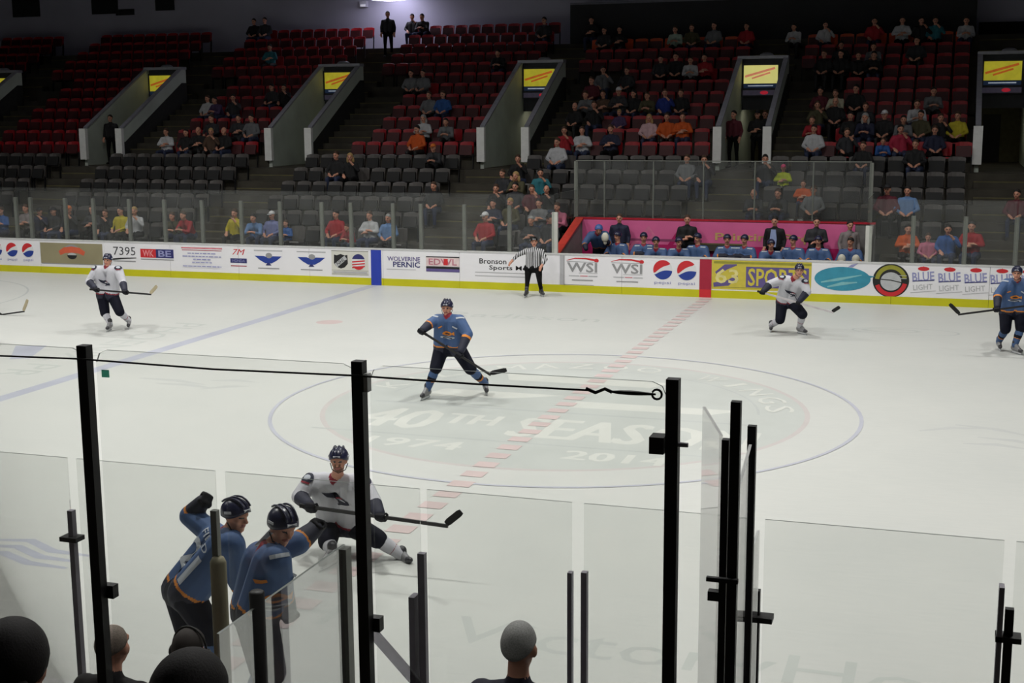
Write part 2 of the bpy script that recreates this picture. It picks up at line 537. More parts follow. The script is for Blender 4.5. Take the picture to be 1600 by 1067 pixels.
M_SPUR = mat('sign_lilac_strip', (120, 112, 140), 0.5, emit=0.05)
M_EXIT = mat('exit_red', (200, 40, 60), 0.5, emit=0.4)
M_FIX = mat('grey_fixture', (110, 110, 118), 0.5)
tz = tread(6)
for k, t in enumerate(TUN):
    n = ORD[k]
    tu = thing('exit_tunnel', f'{n} grey exit tunnel from the left, with sloped walls and white end posts', 'tunnel', (t, 34.9, tz), 'exit tunnels in the far stand')
    for s in (-1, 1):
        a, b = sorted((t + s * 0.67, t + s * 0.79))
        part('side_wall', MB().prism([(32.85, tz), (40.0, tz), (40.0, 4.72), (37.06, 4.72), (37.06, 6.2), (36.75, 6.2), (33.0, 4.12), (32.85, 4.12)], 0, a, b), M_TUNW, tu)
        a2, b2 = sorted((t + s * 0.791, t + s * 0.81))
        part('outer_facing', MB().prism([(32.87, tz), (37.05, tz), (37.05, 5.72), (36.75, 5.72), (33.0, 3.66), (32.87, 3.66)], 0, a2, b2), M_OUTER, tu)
        part('wall_cap', MB().bar((t + s * 0.73, 32.9, 4.14), (t + s * 0.73, 36.8, 6.24), 0.15, 0.05), M_TCAP, tu)
        part('end_post', MB().box((t + s * 0.73 - 0.125, 32.70, tz + 0.22), (t + s * 0.73 + 0.125, 32.845, 4.12)), M_POSTW, tu)
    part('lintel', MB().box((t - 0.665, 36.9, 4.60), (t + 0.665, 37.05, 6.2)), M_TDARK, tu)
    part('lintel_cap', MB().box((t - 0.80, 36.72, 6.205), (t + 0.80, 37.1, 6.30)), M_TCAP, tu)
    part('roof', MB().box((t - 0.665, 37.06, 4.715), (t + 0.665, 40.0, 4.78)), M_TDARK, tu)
    part('tunnel_fill_light', MB().box((t - 0.3, 37.15, 4.66), (t + 0.3, 37.35, 4.712)), M_TFILL, tu)  # added fill panel, kept out of sight behind the lintel
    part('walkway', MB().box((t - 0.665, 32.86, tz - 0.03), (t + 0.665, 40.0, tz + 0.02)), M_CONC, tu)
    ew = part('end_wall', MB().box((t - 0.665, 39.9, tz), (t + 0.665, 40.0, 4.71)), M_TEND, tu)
    part('door', MB().box((t - 0.5, 39.86, tz + 0.02), (t + 0.05, 39.895, 4.4)), M_DOOR, tu)
    part('ceiling_fixture', MB().lathe((t + 0.1, 36.9, 6.305), [(0.0, 0.10), (0.12, 0.09), (0.2, 0.05), (0.23, 0.0), (0.0, 0.0)], 12), M_FIX, tu, True)
    sg = thing('lit_sign', f'glowing {"pale " if k == 4 else ""}yellow sign on the {n} exit tunnel from the left', 'sign', (t, 36.8, 5.7), 'lit signs over the tunnels')
    xs = t - 0.06
    part('cabinet', MB().box((xs - 0.60, 36.80, 5.02), (xs + 0.60, 36.895, 6.06)), M_TDARK, sg)
    part('screen', MB().box((xs - 0.54, 36.785, 5.43), (xs + 0.54, 36.80, 6.00)), M_SCREENP if k == 4 else M_SCREEN, sg)
    pr = Print(lambda u, v, q: (xs + u, 36.784 - q, 5.71 + v))
    mm = M_SPINK if k == 4 else M_SRED
    pr.shape(stroke2d([(-0.5, -0.06), (0.45, 0.20)], 0.07), mm); pr.shape(stroke2d([(-0.28, -0.12), (0.30, 0.06)], 0.055), mm)
    o = pr.build('slogan_stripes', sg); o.location = -sg.location
    part('blue_strip', MB().box((xs - 0.54, 36.785, 5.29), (xs + 0.54, 36.80, 5.42)), M_SBLUE, sg)
    part('white_strip', MB().box((xs - 0.40, 36.775, 5.34), (xs + 0.40, 36.785, 5.375)), M_SWH, sg)
    part('lower_strip', MB().box((xs - 0.56, 36.785, 5.06), (xs + 0.56, 36.80, 5.22)), M_SPUR, sg)
    if k >= 3:
        part('exit_mark', MB().ell((xs + 0.12, 36.785, 5.14), (0.13, 0.012, 0.06)), M_EXIT, sg)

# ---- rink lamps: bell housings hung from the ceiling, each with its own spot lamp
M_BELL = mat('lamp_bell', (150, 150, 150), 0.4, metal=0.6)
M_BULB = mat('lamp_lens', (255, 252, 240), 0.4, emit=3.0, var=0.0)
bell = MB().lathe((0, 0, 0), [(0.04, 0.55), (0.10, 0.5), (0.14, 0.36), (0.34, 0.05), (0.36, 0.0), (0.33, 0.0), (0.12, 0.33), (0.0, 0.34)], 16).mesh('lamp_bell', M_BELL, True)
lens = MB().lathe((0, 0, 0), [(0.0, 0.09), (0.3, 0.09), (0.3, 0.07), (0.0, 0.07)], 16).mesh('lamp_lens', M_BULB)
rod = MB().tube([(0, 0, 0.5), (0, 0, 13.0 - LAMP_Z)], 0.02).mesh('hanging_rod', M_BELL)
for k, (x, y) in enumerate(LAMP_SPOTS):
    la = thing('rink_lamp', f'bell shaped rink lamp hung over the ice, {ORD[k % 3]} across, {ORD[k // 3]} along', 'lamp', (x, y, LAMP_Z), 'lamps over the ice')
    link('lamp_bell', bell, la); link('lens', lens, la); link('hanging_rod', rod, la)
    ld = bpy.data.lights.new('rink_lamp_light', 'SPOT'); ld.energy = LAMP_W * 10 * (0.86 if y > 20 else 1.0) * (0.88 if x > 5 else (0.8 if x < -20 else 1.0)); ld.spot_size = math.radians(LAMP_CONE); ld.spot_blend = 1.0
    ld.color = LAMP_COL; ld.shadow_soft_size = 0.35
    lo = bpy.data.objects.new('lamp_light', ld); C.objects.link(lo); lo.parent = la; lo.location = (0, 0, -0.02)

# wide dome lamp in front of the back wall, its bowl just in the picture
dl = thing('dome_lamp', 'bright white dome lamp hanging before the back wall at top', 'lamp', (-15.45, 42.0, 8.93))
part('bowl', MB().lathe((-15.45, 42.0, 8.85), [(0.0, 0.0), (0.35, 0.015), (0.7, 0.06), (1.0, 0.14), (1.15, 0.24), (1.15, 0.28)], 24), mat('dome_lens', (236, 232, 255), 0.4, emit=5.0, var=0.0), dl, True)
part('housing', MB().lathe((-15.45, 42.0, 9.13), [(1.17, 0.0), (1.17, 0.06), (0.6, 0.35), (0.1, 0.45), (0.0, 0.45)], 24), M_FIX, dl, True)
part('hanging_rod', MB().tube([(-15.45, 42.0, 9.5), (-15.45, 42.0, 13.0)], 0.03), M_FIX, dl)
el = thing('emergency_light', 'small white box light on the back wall beside the dome lamp', 'lamp', (-17.05, 43.2, 8.85))
part('box', MB().box((-17.2, 43.12, 8.75), (-16.9, 43.3, 8.98)), mat('white_box', (190, 190, 200), 0.5), el)
part('lens', MB().box((-17.16, 43.10, 8.77), (-16.94, 43.12, 8.85)), mat('box_lens', (230, 230, 240), 0.4, emit=0.3), el)


# ================================================================== boards, adverts, glass
M_BWHITE = mat('board_white', (238, 237, 241), 0.4, var=0.02, scale=1.0)
M_YEL = mat('kick_yellow', (200, 196, 14), 0.5, var=0.05, scale=2.0)
M_CAP = mat('cap_rail_white', (205, 205, 205), 0.45, var=0.04)
M_BFRAME = mat('board_frame', (90, 92, 96), 0.6)

far = thing('dasher_boards', 'white dasher boards with adverts and yellow kick strip before the far seats', 'rink boards', (0, YB + 0.04, 0))
near = thing('dasher_boards', 'plain white dasher boards below the glass nearest the camera', 'rink boards', (0, -0.04, 0))
seam = [-22 + 2.2 * k for k in range(21)]
for a, b in zip(seam[:-1], seam[1:]):
    part('board_panel', MB().box((a + 0.004, YB, 0.19), (b - 0.004, YB + 0.05, BH - 0.035)), M_BWHITE, far)
    part('kick_strip', MB().box((a + 0.003, YB - 0.014, 0.0), (b - 0.003, YB + 0.05, 0.188)), M_YEL, far)
    part('board_panel', MB().box((a + 0.004, -0.06, 0.19), (b - 0.004, -0.01, BH - 0.035)), M_BWHITE, near)
    part('kick_strip', MB().box((a + 0.003, -0.06, 0.0), (b - 0.003, 0.004, 0.188)), M_YEL, near)
part('cap_rail', MB().box((-22, YB - 0.012, BH - 0.034), (22, YB + 0.11, BH)), M_CAP, far)
part('cap_rail', MB().box((-22, -0.12, BH - 0.034), (22, 0.002, BH)), M_CAP, near)
part('back_frame', MB().box((-22, YB + 0.052, 0.0), (22, YB + 0.08, BH - 0.036)), M_BFRAME, far)
part('back_frame', MB().box((-22, -0.09, 0.0), (22, -0.062, BH - 0.036)), M_BFRAME, near)
for sx in (-1, 1):
    eb = thing('corner_boards', ('white curved boards closing the end of the rink with plain face' if sx < 0 else 'white curved boards closing the far right end of the rink'), 'rink boards', (sx * 30.5, 12.95, 0))
    o1, o2 = rink_outline(0.005), rink_outline(0.07)
    idx = list(range(11, 33)) if sx < 0 else list(range(33, 44)) + list(range(0, 11))
    mw, my = MB(), MB()
    for i, j in zip(idx[:-1], idx[1:]):
        for m_, z0, z1 in ((mw, 0.19, BH), (my, 0.0, 0.188)):
            q = [o1[i], o1[j], o2[j], o2[i]]
            m_.add([(*u, z0) for u in q] + [(*u, z1) for u in q], [(3, 2, 1, 0), (4, 5, 6, 7), (0, 1, 5, 4), (1, 2, 6, 5), (2, 3, 7, 6), (3, 0, 4, 7)])
    part('board_panel', mw, M_BWHITE, eb); part('kick_strip', my, M_YEL, eb)

# colours of the prints
K_RED = mat('print_red', (205, 40, 48), 0.5, var=0.03); K_BLUE = mat('print_blue', (34, 62, 150), 0.5, var=0.03)
K_WHITE = mat('print_white', (226, 226, 228), 0.5, var=0.02); K_NAVY = mat('print_navy', (46, 48, 110), 0.5, var=0.03)
K_BLACK = mat('print_black', (28, 28, 30), 0.5, var=0.05); K_GREY = mat('print_grey', (150, 150, 152), 0.5, var=0.04)
K_LGREY = mat('print_pale_grey', (182, 182, 186), 0.5, var=0.03); K_TAN = mat('print_tan', (150, 142, 112), 0.5, var=0.08, scale=1.5)
K_ORG = mat('print_orange_red', (212, 96, 66), 0.5, var=0.05); K_DRED = mat('print_dark_red', (166, 28, 56), 0.5, var=0.04)
K_BSTRIPE = mat('print_stripe_blue', (38, 62, 172), 0.5, var=0.04); K_LILAC = mat('print_lilac', (150, 152, 196), 0.5, var=0.04)
K_GOLD = mat('print_gold', (206, 190, 70), 0.5, var=0.06); K_PURP = mat('print_purple', (96, 84, 140), 0.5, var=0.06)
K_TEAL = mat('print_teal', (56, 146, 172), 0.5, var=0.1, scale=5); K_TEAL2 = mat('print_pale_teal', (130, 190, 196), 0.5, var=0.1, scale=5)
K_CREAM = mat('print_cream', (216, 215, 206), 0.5, var=0.02); K_OLIVE = mat('print_olive', (150, 148, 50), 0.5, var=0.1)
K_SILV = mat('print_silver', (186, 188, 190), 0.4, var=0.08); K_PALEB = mat('print_pale_blue', (70, 96, 176), 0.5, var=0.04)


def bx_(px): return at(px, 425, YB - 0.005).x
def onboard(u, v, q): return (u, YB - 0.003 - q, v)


def advert():
    return Print(onboard, 0.0005)


ADS = 0


def put_ad(p, label):
    o = p.build('advert', far); o.location = -far.location
    o['label'] = label


def globe(p, x, z, r):
    p.shape(ellipse2d(r, r), K_WHITE, x, z)
    top = [(r * math.cos(a), r * math.sin(a)) for a in np.linspace(math.radians(200), math.radians(38), 18)]
    wave = [(r * (0.62 - 1.45 * t) + 0.0, r * (0.50 - 0.85 * t + 0.16 * math.sin(3.1 * t))) for t in np.linspace(0.05, 0.95, 8)]
    p.poly([(x + a, z + b) for a, b in top + wave], K_RED)
    bot = [(r * math.cos(a), r * math.sin(a)) for a in np.linspace(math.radians(208), math.radians(352), 16)]
    wave = [(r * (0.95 - 1.75 * t), r * (-0.10 - 0.42 * t + 0.22 * math.sin(3.1 * t))) for t in np.linspace(0.02, 0.98, 8)]
    p.poly([(x + a, z + b) for a, b in bot + wave], K_BLUE)


zc = 0.60
p = advert()
for px in (-28, -3, 21, 46):
    globe(p, bx_(px), 0.66, 0.205); p.text('pepsi', bx_(px), 0.36, 0.09, K_LILAC, w=0.34)
put_ad(p, 'row of red, white and blue globes with small lettering')
p = advert()
for px in (1035.5, 1073):
    globe(p, bx_(px), 0.66, 0.245); p.text('pepsi', bx_(px), 0.325, 0.09, K_LILAC, w=0.42)
put_ad(p, 'two red, white and blue globes beside the red line')
p = advert()
a, b = bx_(65.5), bx_(162)
p.rect(a, b, 0.285, 0.90, K_TAN); p.rect(a + 0.02, b, 0.275, 0.30, K_GREY)
c = (a + b) / 2 + 0.02
p.shape(ellipse2d(0.28, 0.20, 20, 0.2, math.pi - 0.2), K_GREY, c, 0.66)
p.shape(stroke2d([(c - 0.43, 0.60), (c - 0.25, 0.69), (c, 0.715), (c + 0.25, 0.69), (c + 0.43, 0.60)], [0.13, 0.17, 0.18, 0.17, 0.13]), K_ORG)
p.shape(ellipse2d(0.17, 0.12, 18, math.pi, 2 * math.pi), K_BLACK, c, 0.55); p.shape(ellipse2d(0.15, 0.07, 18, 0, math.pi), K_SILV, c, 0.55)
put_ad(p, 'tan panel with orange red ribbon badge')
p = advert()
p.text('7395', bx_(196), 0.72, 0.24, mat('print_charcoal', (70, 70, 74), 0.5), w=0.74)
p.shape(stroke2d([(bx_(172), 0.46), (bx_(190), 0.50), (bx_(214), 0.53)], [0.05, 0.045, 0.02]), K_BLACK); p.rect(bx_(178), bx_(213), 0.41, 0.44, K_GREY)
put_ad(p, 'black number lettering over a brush stroke')
p = advert()
a, b, c = bx_(221), bx_(245), bx_(272.5)
p.rect(a, b, 0.55, 0.80, K_RED); p.rect(b, c, 0.55, 0.80, K_NAVY)
p.text('WK', (a + b) / 2, 0.675, 0.18, mat('print_pink', (232, 150, 155), 0.5), w=0.36, bold=0.02); p.text('BE', (b + c) / 2, 0.675, 0.18, K_LILAC, w=0.42, bold=0.02)
p.rect(a, c, 0.49, 0.515, K_GREY)
put_ad(p, 'red and blue lettered block')
p = advert()
c = bx_(316.5)
p.rect(c - 0.66, c + 0.66, 0.845, 0.885, mat('print_rose', (214, 130, 140), 0.5)); p.rect(c - 0.64, c + 0.64, 0.795, 0.812, K_DRED)
for z, w, m in ((0.715, 0.46, K_LILAC), (0.63, 0.62, K_LILAC), (0.545, 0.28, K_LILAC), (0.46, 0.32, K_LILAC), (0.35, 0.62, K_LILAC)):
    x = c - w
    rr = random.Random(int(z * 1000))
    while x < c + w:
        l = rr.uniform(0.06, 0.16); p.rect(x, min(x + l, c + w), z - 0.014, z + 0.014, m); x += l + 0.025
put_ad(p, 'red headed block of small text lines')
p = advert()
c = bx_(374)
p.text('7M', c + 0.0, 0.79, 0.16, K_RED, w=0.40, shear=0.3); p.rect(c - 0.27, c + 0.25, 0.48, 0.61, K_NAVY); p.text('HONDA', c - 0.01, 0.545, 0.07, K_LILAC, w=0.4)
p.rect(c - 0.26, c + 0.24, 0.385, 0.41, K_DRED)
put_ad(p, 'red script over a navy block')
for px, w in ((420, 'nearer the red script'), (487, 'nearer the shield')):
    p = advert(); c = bx_(px)
    p.rect(c - 0.44, c + 0.44, 0.835, 0.865, K_LGREY)
    p.poly([(c - 0.42, 0.70), (c - 0.14, 0.70), (c, 0.66), (c + 0.14, 0.70), (c + 0.42, 0.70), (c + 0.26, 0.58), (c + 0.10, 0.50), (c - 0.10, 0.50), (c - 0.26, 0.58)], K_BLUE)
    p.shape(ellipse2d(0.10, 0.075), K_GREY, c + 0.02, 0.715); p.poly([(c - 0.09, 0.44), (c + 0.09, 0.44), (c + 0.04, 0.50), (c - 0.04, 0.50)], K_NAVY)
    p.rect(c - 0.33, c + 0.33, 0.345, 0.37, K_GREY)
    put_ad(p, 'blue spread wings emblem ' + w)
p = advert()
a, b = bx_(518.5), bx_(576)
p.rect(a, b, 0.24, 0.92, K_CREAM); p.rect(a, b, 0.895, 0.907, K_BLACK)
c = bx_(533)
p.poly([(c - 0.20, 0.80), (c - 0.12, 0.78), (c, 0.82), (c + 0.12, 0.78), (c + 0.20, 0.80), (c + 0.21, 0.56), (c + 0.12, 0.46), (c, 0.42), (c - 0.12, 0.46), (c - 0.21, 0.56)], K_BLACK)
p.shape(stroke2d([(c - 0.15, 0.50), (c + 0.15, 0.73)], 0.12), K_SILV); p.text('NHL', c, 0.615, 0.10, K_BLACK, w=0.28, rot=0.6)
c = bx_(560.5)
p.shape(ellipse2d(0.20, 0.215), K_WHITE, c, 0.615)
p.shape(ellipse2d(0.20, 0.215, 18, 0.35, math.pi - 0.35), K_NAVY, c, 0.615)
for z in (0.63, 0.555, 0.48): p.shape(stroke2d([(c - 0.19, z - 0.02), (c, z), (c + 0.19, z + 0.02)], 0.035), K_RED)
p.shape(ellipse2d(0.20, 0.215, 18, math.pi + 0.6, 2 * math.pi - 0.6), K_RED, c, 0.615)
p.rect(a, b, 0.372, 0.38, K_GREY); p.rect(a + 0.05, b - 0.05, 0.305, 0.345, K_LGREY); p.rect(a, b, 0.27, 0.278, K_GREY)
put_ad(p, 'cream panel with black shield and flag roundel')
p = advert()
c = bx_(588); p.rect(c - 0.15, c + 0.15, 0.19, 0.955, K_BSTRIPE); p.text('STEEL', c + 0.01, 0.66, 0.11, K_LILAC, w=0.5, rot=math.pi / 2)
p.shape((np.array([(c - 0.15, 0.0), (c + 0.15, 0.0), (c + 0.15, 0.2), (c - 0.15, 0.2)]), [(0, 1, 2, 3)]), K_BSTRIPE)
p.mb.v = [(x, min(y, YB - 0.017) if z < 0.21 else y, z) for x, y, z in p.mb.v]
put_ad(p, 'blue vertical stripe marking the blue line')
p = advert()
c = bx_(631)
p.text('WOLVERINE', c, 0.735, 0.12, K_PURP, w=0.95, bold=0.02); p.text('PERNIC', c + 0.08, 0.585, 0.15, K_NAVY, w=0.78, bold=0.02); p.rect(c - 0.5, c + 0.35, 0.445, 0.455, K_GREY)
put_ad(p, 'two lines of navy capitals')
p = advert()
a, b = bx_(666), bx_(718)
p.rect(a, b, 0.80, 0.83, K_BLACK); p.rect(a, b, 0.57, 0.80, mat('print_blush', (226, 205, 205), 0.5)); p.text('EDWL', (a + b) / 2, 0.685, 0.17, mat('print_mauve', (190, 120, 135), 0.5), w=0.8, bold=0.02)
p.rect(a + 0.5, a + 0.62, 0.60, 0.77, K_RED); p.rect(a, b, 0.50, 0.56, K_BLACK); p.rect(a, b, 0.42, 0.50, K_PURP)
put_ad(p, 'blush block with dark bars')
p = advert()
c = bx_(790)
p.text('Bronson', c - 0.35, 0.745, 0.14, K_BLACK, w=0.75, bold=0.012); p.text('Sports Med', c + 0.12, 0.565, 0.15, K_BLACK, w=1.15, bold=0.012)
p.rect(c - 0.85, c + 0.75, 0.44, 0.452, K_GREY); p.rect(c - 0.85, c + 0.6, 0.345, 0.365, K_LGREY)
put_ad(p, 'black two line lettering behind the official')
for k, px in enumerate((910, 980)):
    p = advert(); c = bx_(px)
    p.shape(stroke2d([(c - 0.42, 0.83), (c - 0.2, 0.885), (c + 0.1, 0.885), (c + 0.35, 0.845)], [0.01, 0.03, 0.04, 0.05]), K_RED); p.shape(ellipse2d(0.06, 0.05), K_RED, c + 0.37, 0.84)
    p.rect(c - 0.42, c + 0.40, 0.795, 0.805, K_GREY); p.text('WSI', c - 0.01, 0.655, 0.25, K_GREY, w=0.80, bold=0.02); p.rect(c - 0.1, c + 0.4, 0.505, 0.513, K_GREY)
    p.rect(c - 0.36, c - 0.08, 0.425, 0.445, K_LGREY); p.rect(c - 0.06, c + 0.14, 0.425, 0.447, mat('print_rose', (214, 130, 140), 0.5)); p.rect(c + 0.16, c + 0.4, 0.425, 0.445, K_LGREY); p.rect(c - 0.28, c + 0.28, 0.315, 0.34, K_GREY)
    if k == 0:
        p.rect(c - 0.50, c - 0.48, 0.2, 0.955, K_GREY); p.rect(c - 0.60, c - 0.50, 0.2, 0.955, K_LGREY); p.rect(c - 0.5, c + 0.3, 0.20, 0.208, K_BLACK)
    put_ad(p, 'grey letters under a red arc, ' + ('by the gate seam' if k == 0 else 'by the globes'))
p = advert()
c = bx_(1102.5); p.rect(c - 0.15, c + 0.15, 0.19, 0.955, K_DRED)
p.shape((np.array([(c - 0.15, 0.0), (c + 0.15, 0.0), (c + 0.15, 0.2), (c - 0.15, 0.2)]), [(0, 1, 2, 3)]), K_RED)
p.mb.v = [(x, min(y, YB - 0.017) if z < 0.21 else y, z) for x, y, z in p.mb.v]
put_ad(p, 'dark red vertical stripe marking the center line')
p = advert()
a, b = bx_(1112), bx_(1268)
p.rect(a, b, 0.22, 0.95, K_GOLD); p.rect(a + 0.05, b, 0.86, 0.92, K_OLIVE); p.rect(a + 0.05, b - 0.03, 0.265, 0.28, K_OLIVE)
m1 = a + 0.85
p.rect(m1, b - 0.06, 0.29, 0.80, K_PURP)
p.shape(stroke2d([(a + 0.12, 0.60), (a + 0.35, 0.78), (a + 0.62, 0.84)], [0.12, 0.14, 0.03]), K_PURP)
p.shape(stroke2d([(a + 0.05, 0.33), (a + 0.4, 0.38), (a + 0.64, 0.56)], [0.10, 0.14, 0.06]), K_PURP)
p.text('63', a + 0.38, 0.55, 0.36, mat('print_pale_gold', (222, 212, 140), 0.5), w=0.58, bold=0.018)
p.text('SPORTS', (m1 + b) / 2 - 0.03, 0.545, 0.44, K_GOLD, w=(b - m1) - 0.16, bold=0.018)
put_ad(p, 'gold and purple sports panel behind the white skater')
p = advert()
c = bx_(1316.5)
p.shape(ellipse2d(0.66, 0.29, 36), K_TEAL, c, 0.575)
p.poly([(c + 0.42, 0.70), (c + 0.76, 0.655), (c + 0.60, 0.60)], K_TEAL)
p.shape(stroke2d([(c - 0.5, 0.48), (c - 0.1, 0.56), (c + 0.45, 0.68)], [0.03, 0.07, 0.02]), K_TEAL2); p.shape(stroke2d([(c - 0.35, 0.37), (c, 0.46), (c + 0.35, 0.50)], [0.03, 0.08, 0.02]), K_TEAL2)
p.poly([(c + 0.12, 0.86), (c + 0.24, 0.865), (c + 0.36, 0.96), (c + 0.2, 0.92)], K_LILAC)
put_ad(p, 'teal fish shaped oval')
p = advert()
c = bx_(1392.5)
p.shape(ellipse2d(0.42, 0.40, 36), K_BLACK, c, 0.57); p.shape(ring2d(0.28, 0.38, 30, math.pi + 0.35, 2 * math.pi - 0.2), K_RED, c, 0.57)
p.shape(ring2d(0.27, 0.37, 24, 0.2, math.pi - 0.1), K_OLIVE, c, 0.57); p.shape(ellipse2d(0.24, 0.22, 24), K_SILV, c, 0.55)
for dz in (0.12, 0.05): p.rect(c + 0.1, c + 0.36, 0.57 + dz, 0.585 + dz, K_SILV)
p.shape(stroke2d([(c - 0.26, 0.60), (c, 0.58), (c + 0.24, 0.53)], 0.022), K_BLACK)
put_ad(p, 'round black badge with red and olive ring')
for k, px in enumerate((1443, 1484, 1525, 1566, 1607, 1648)):
    p = advert(); c = bx_(px)
    p.shape(ellipse2d(0.13, 0.05), K_RED, c, 0.875); p.poly([(c - 0.05, 0.86), (c + 0.05, 0.86), (c, 0.94)], K_RED)
    p.text('BLUE', c, 0.69, 0.22, K_LILAC, w=0.50, bold=0.018, rot=0.09); p.shape(stroke2d([(c - 0.24, 0.575), (c + 0.25, 0.61)], 0.02), K_NAVY)
    p.text('LIGHT', c + 0.0, 0.44, 0.13, K_LGREY, w=0.44, rot=0.09); p.shape(stroke2d([(c - 0.28, 0.30), (c + 0.3, 0.36)], 0.012), K_LGREY)
    put_ad(p, f'blue lettering with red leaf, {ORD[k]} from the round badge')

# ---- glass
G_FAR = glass_mat('far_glass', (0.91, 0.92, 0.91), veil=0.032, refl=0.10)
G_NEAR = glass_mat('near_glass', (0.955, 0.96, 0.955), veil=0.012, refl=0.4)
G_SIDE = glass_mat('side_glass', (0.86, 0.865, 0.87), veil=0.02, refl=0.5)
G_GATE = glass_mat('gate_glass', (0.78, 0.775, 0.775), veil=0.02, refl=0.6)
G_PALE = mat('pale_glass_edge', (200, 202, 200), 0.4)
G_EDGE = mat('glass_edge', (120, 126, 122), 0.3, var=0.05)
M_FPOST = mat('far_post_grey', (122, 124, 118), 0.45, metal=0.2, var=0.08)
M_WPOST = mat('far_post_white', (198, 198, 192), 0.5, var=0.05)
M_NPOST = mat('near_post_black', (20, 19, 21), 0.5, var=0.2)
M_NPOST2 = mat('near_post_grey', (150, 146, 156), 0.5, metal=0.0, var=0.1)
M_PAD = mat('beige_pad', (150, 144, 118), 0.7, var=0.1)


def pane(parent, a, b, z0, z1, m, th=0.012, edge=None):
    """a glass sheet between plan points a and b with real thickness and a polished top edge"""
    a, b = V((*a, 0)), V((*b, 0)); d = (b - a).normalized(); n = V((-d.y, d.x, 0)) * th / 2
    q = [a + n, b + n, b - n, a - n]
    mb = MB()
    mb.add([v + V((0, 0, z0)) for v in q] + [v + V((0, 0, z1)) for v in q], [(3, 2, 1, 0), (0, 1, 5, 4), (1, 2, 6, 5), (2, 3, 7, 6), (3, 0, 4, 7)], 0)
    mb.add([v + V((0, 0, z1)) for v in q], [(0, 1, 2, 3)], 1)
    return part('pane', mb, [m, edge or G_EDGE], parent)


def far_run(label, xs, tops, x_end0=None, x_end1=None, white=()):
    g = thing('rink_glass', label, 'rink glass', ((xs[0] + xs[-1]) / 2, YB + 0.06, BH))
    for k, x in enumerate(xs):
        w = 0.075 if k in white else 0.05
        part('post', MB().box((x - w, YB + 0.03, BH), (x + w, YB + 0.11, tops[k])), M_WPOST if k in white else M_FPOST, g)
    for a, b in zip(xs[:-1], xs[1:]):
        pane(g, (a + 0.01, YB + 0.02), (b - 0.01, YB + 0.02), BH + 0.003, 2.50, G_FAR)
    return g


xsL = [-23.0, -21.8, -20.61, -20.09, -18.88, -17.92, -16.71, -15.55, -14.33, -13.09, -11.88, -10.61, -9.74, -8.5, -7.7, -6.47, -5.22, -3.99]
far_run('far rink glass with grey posts left of the blue players bench', xsL, [2.21] * 17 + [2.05], white=(17,))
xsR = [3.83, 4.84, 6.01, 7.13, 8.3, 9.5, 10.7]
far_run('far rink glass with grey posts right of the blue players bench', xsR, [1.86] + [2.12] * 6, white=(0,))

# ---- players' bench on the far side
M_PINK = mat('pink_banner', (224, 104, 158), 0.55, var=0.08, scale=1.5); M_MAG = mat('magenta_banner', (186, 24, 100), 0.55, var=0.08, scale=1.5)
M_REDT = mat('red_trim', (180, 20, 44), 0.5); M_BGREY = mat('bench_grey', (120, 118, 116), 0.6)
M_REDSLOPE = mat('red_slope', (190, 60, 48), 0.5)
bn = thing('players_bench', 'grey walled players bench with red trim behind the far boards', 'bench', (0, 27.2, 0.16))
part('back_wall', MB().box((-4.05, 28.33, 0.0), (3.85, 28.45, 1.70)), M_BGREY, bn)
part('red_trim', MB().box((-4.05, 28.30, 1.70), (3.85, 28.47, 1.745)), M_REDT, bn)
part('seat', MB().box((-3.8, 26.95, 0.52), (3.6, 27.28, 0.57)).box((-3.8, 27.05, 0.16), (-3.7, 27.2, 0.52)).box((3.5, 27.05, 0.16), (3.6, 27.2, 0.52)).box((-0.1, 27.05, 0.16), (0.0, 27.2, 0.52)), mat('bench_wood', (110, 90, 66), 0.6), bn)
part('end_wall', MB().prism([(26.03, 0.0), (28.33, 0.0), (28.33, 1.70), (26.03, 0.97)], 0, -4.03, -3.93), M_BGREY, bn)
part('sloped_trim', MB().bar((-3.98, 26.03, 0.99), (-3.98, 28.33, 1.725), 0.22, 0.04), M_REDSLOPE, bn)
part('end_wall', MB().prism([(26.03, 0.0), (28.33, 0.0), (28.33, 1.70), (26.03, 0.97)], 0, 3.72, 3.82), M_BGREY, bn)
part('walkway', MB().box((-3.93, 26.85, 0.0), (3.72, 28.33, 0.16)), M_CONC, bn)
bnr = thing('pink_banner', 'long pink banner with gold lettering on the bench back wall', 'banner', (-0.6, 28.3, 1.2))
part('cloth', MB().box((-3.9, 28.312, 0.72), (3.35, 28.328, 1.69)), M_PINK, bnr)
pr = Print(lambda u, v, q: (u, 28.310 - q, v), 0.0012)
pr.rect(-3.9, 3.35, 0.72, 1.05, M_MAG)
pr.shape(stroke2d([(-1.55, 0.9), (-1.25, 1.35), (-1.1, 1.52), (-0.98, 1.35), (-1.3, 0.9)], 0.12), M_MAG)
pr.shape(stroke2d([(-2.6, 0.9), (-2.2, 1.3), (-2.05, 1.5), (-1.9, 1.3), (-2.25, 0.9)], 0.10), mat('pale_pink', (224, 120, 160), 0.5))
pr.rect(-3.0, -0.6, 1.14, 1.20, mat('mauve_text', (150, 70, 110), 0.5))
pr.text('Printing Pro', 1.0, 1.27, 0.26, mat('gold_text', (206, 168, 110), 0.5), w=2.5, bold=0.015)
pr.text('P', 2.15, 1.27, 0.26, mat('gold_text', (206, 168, 110), 0.5), bold=0.015)
o = pr.build('lettering', bnr); o.location = -bnr.location
bg = thing('bench_glass', 'tall clear glass screen standing on the bench back wall', 'glass screen', (0, 28.4, 1.745))
xsB = [-4.1, -3.3, -1.95, -0.6, 0.75, 2.25, 3.70]
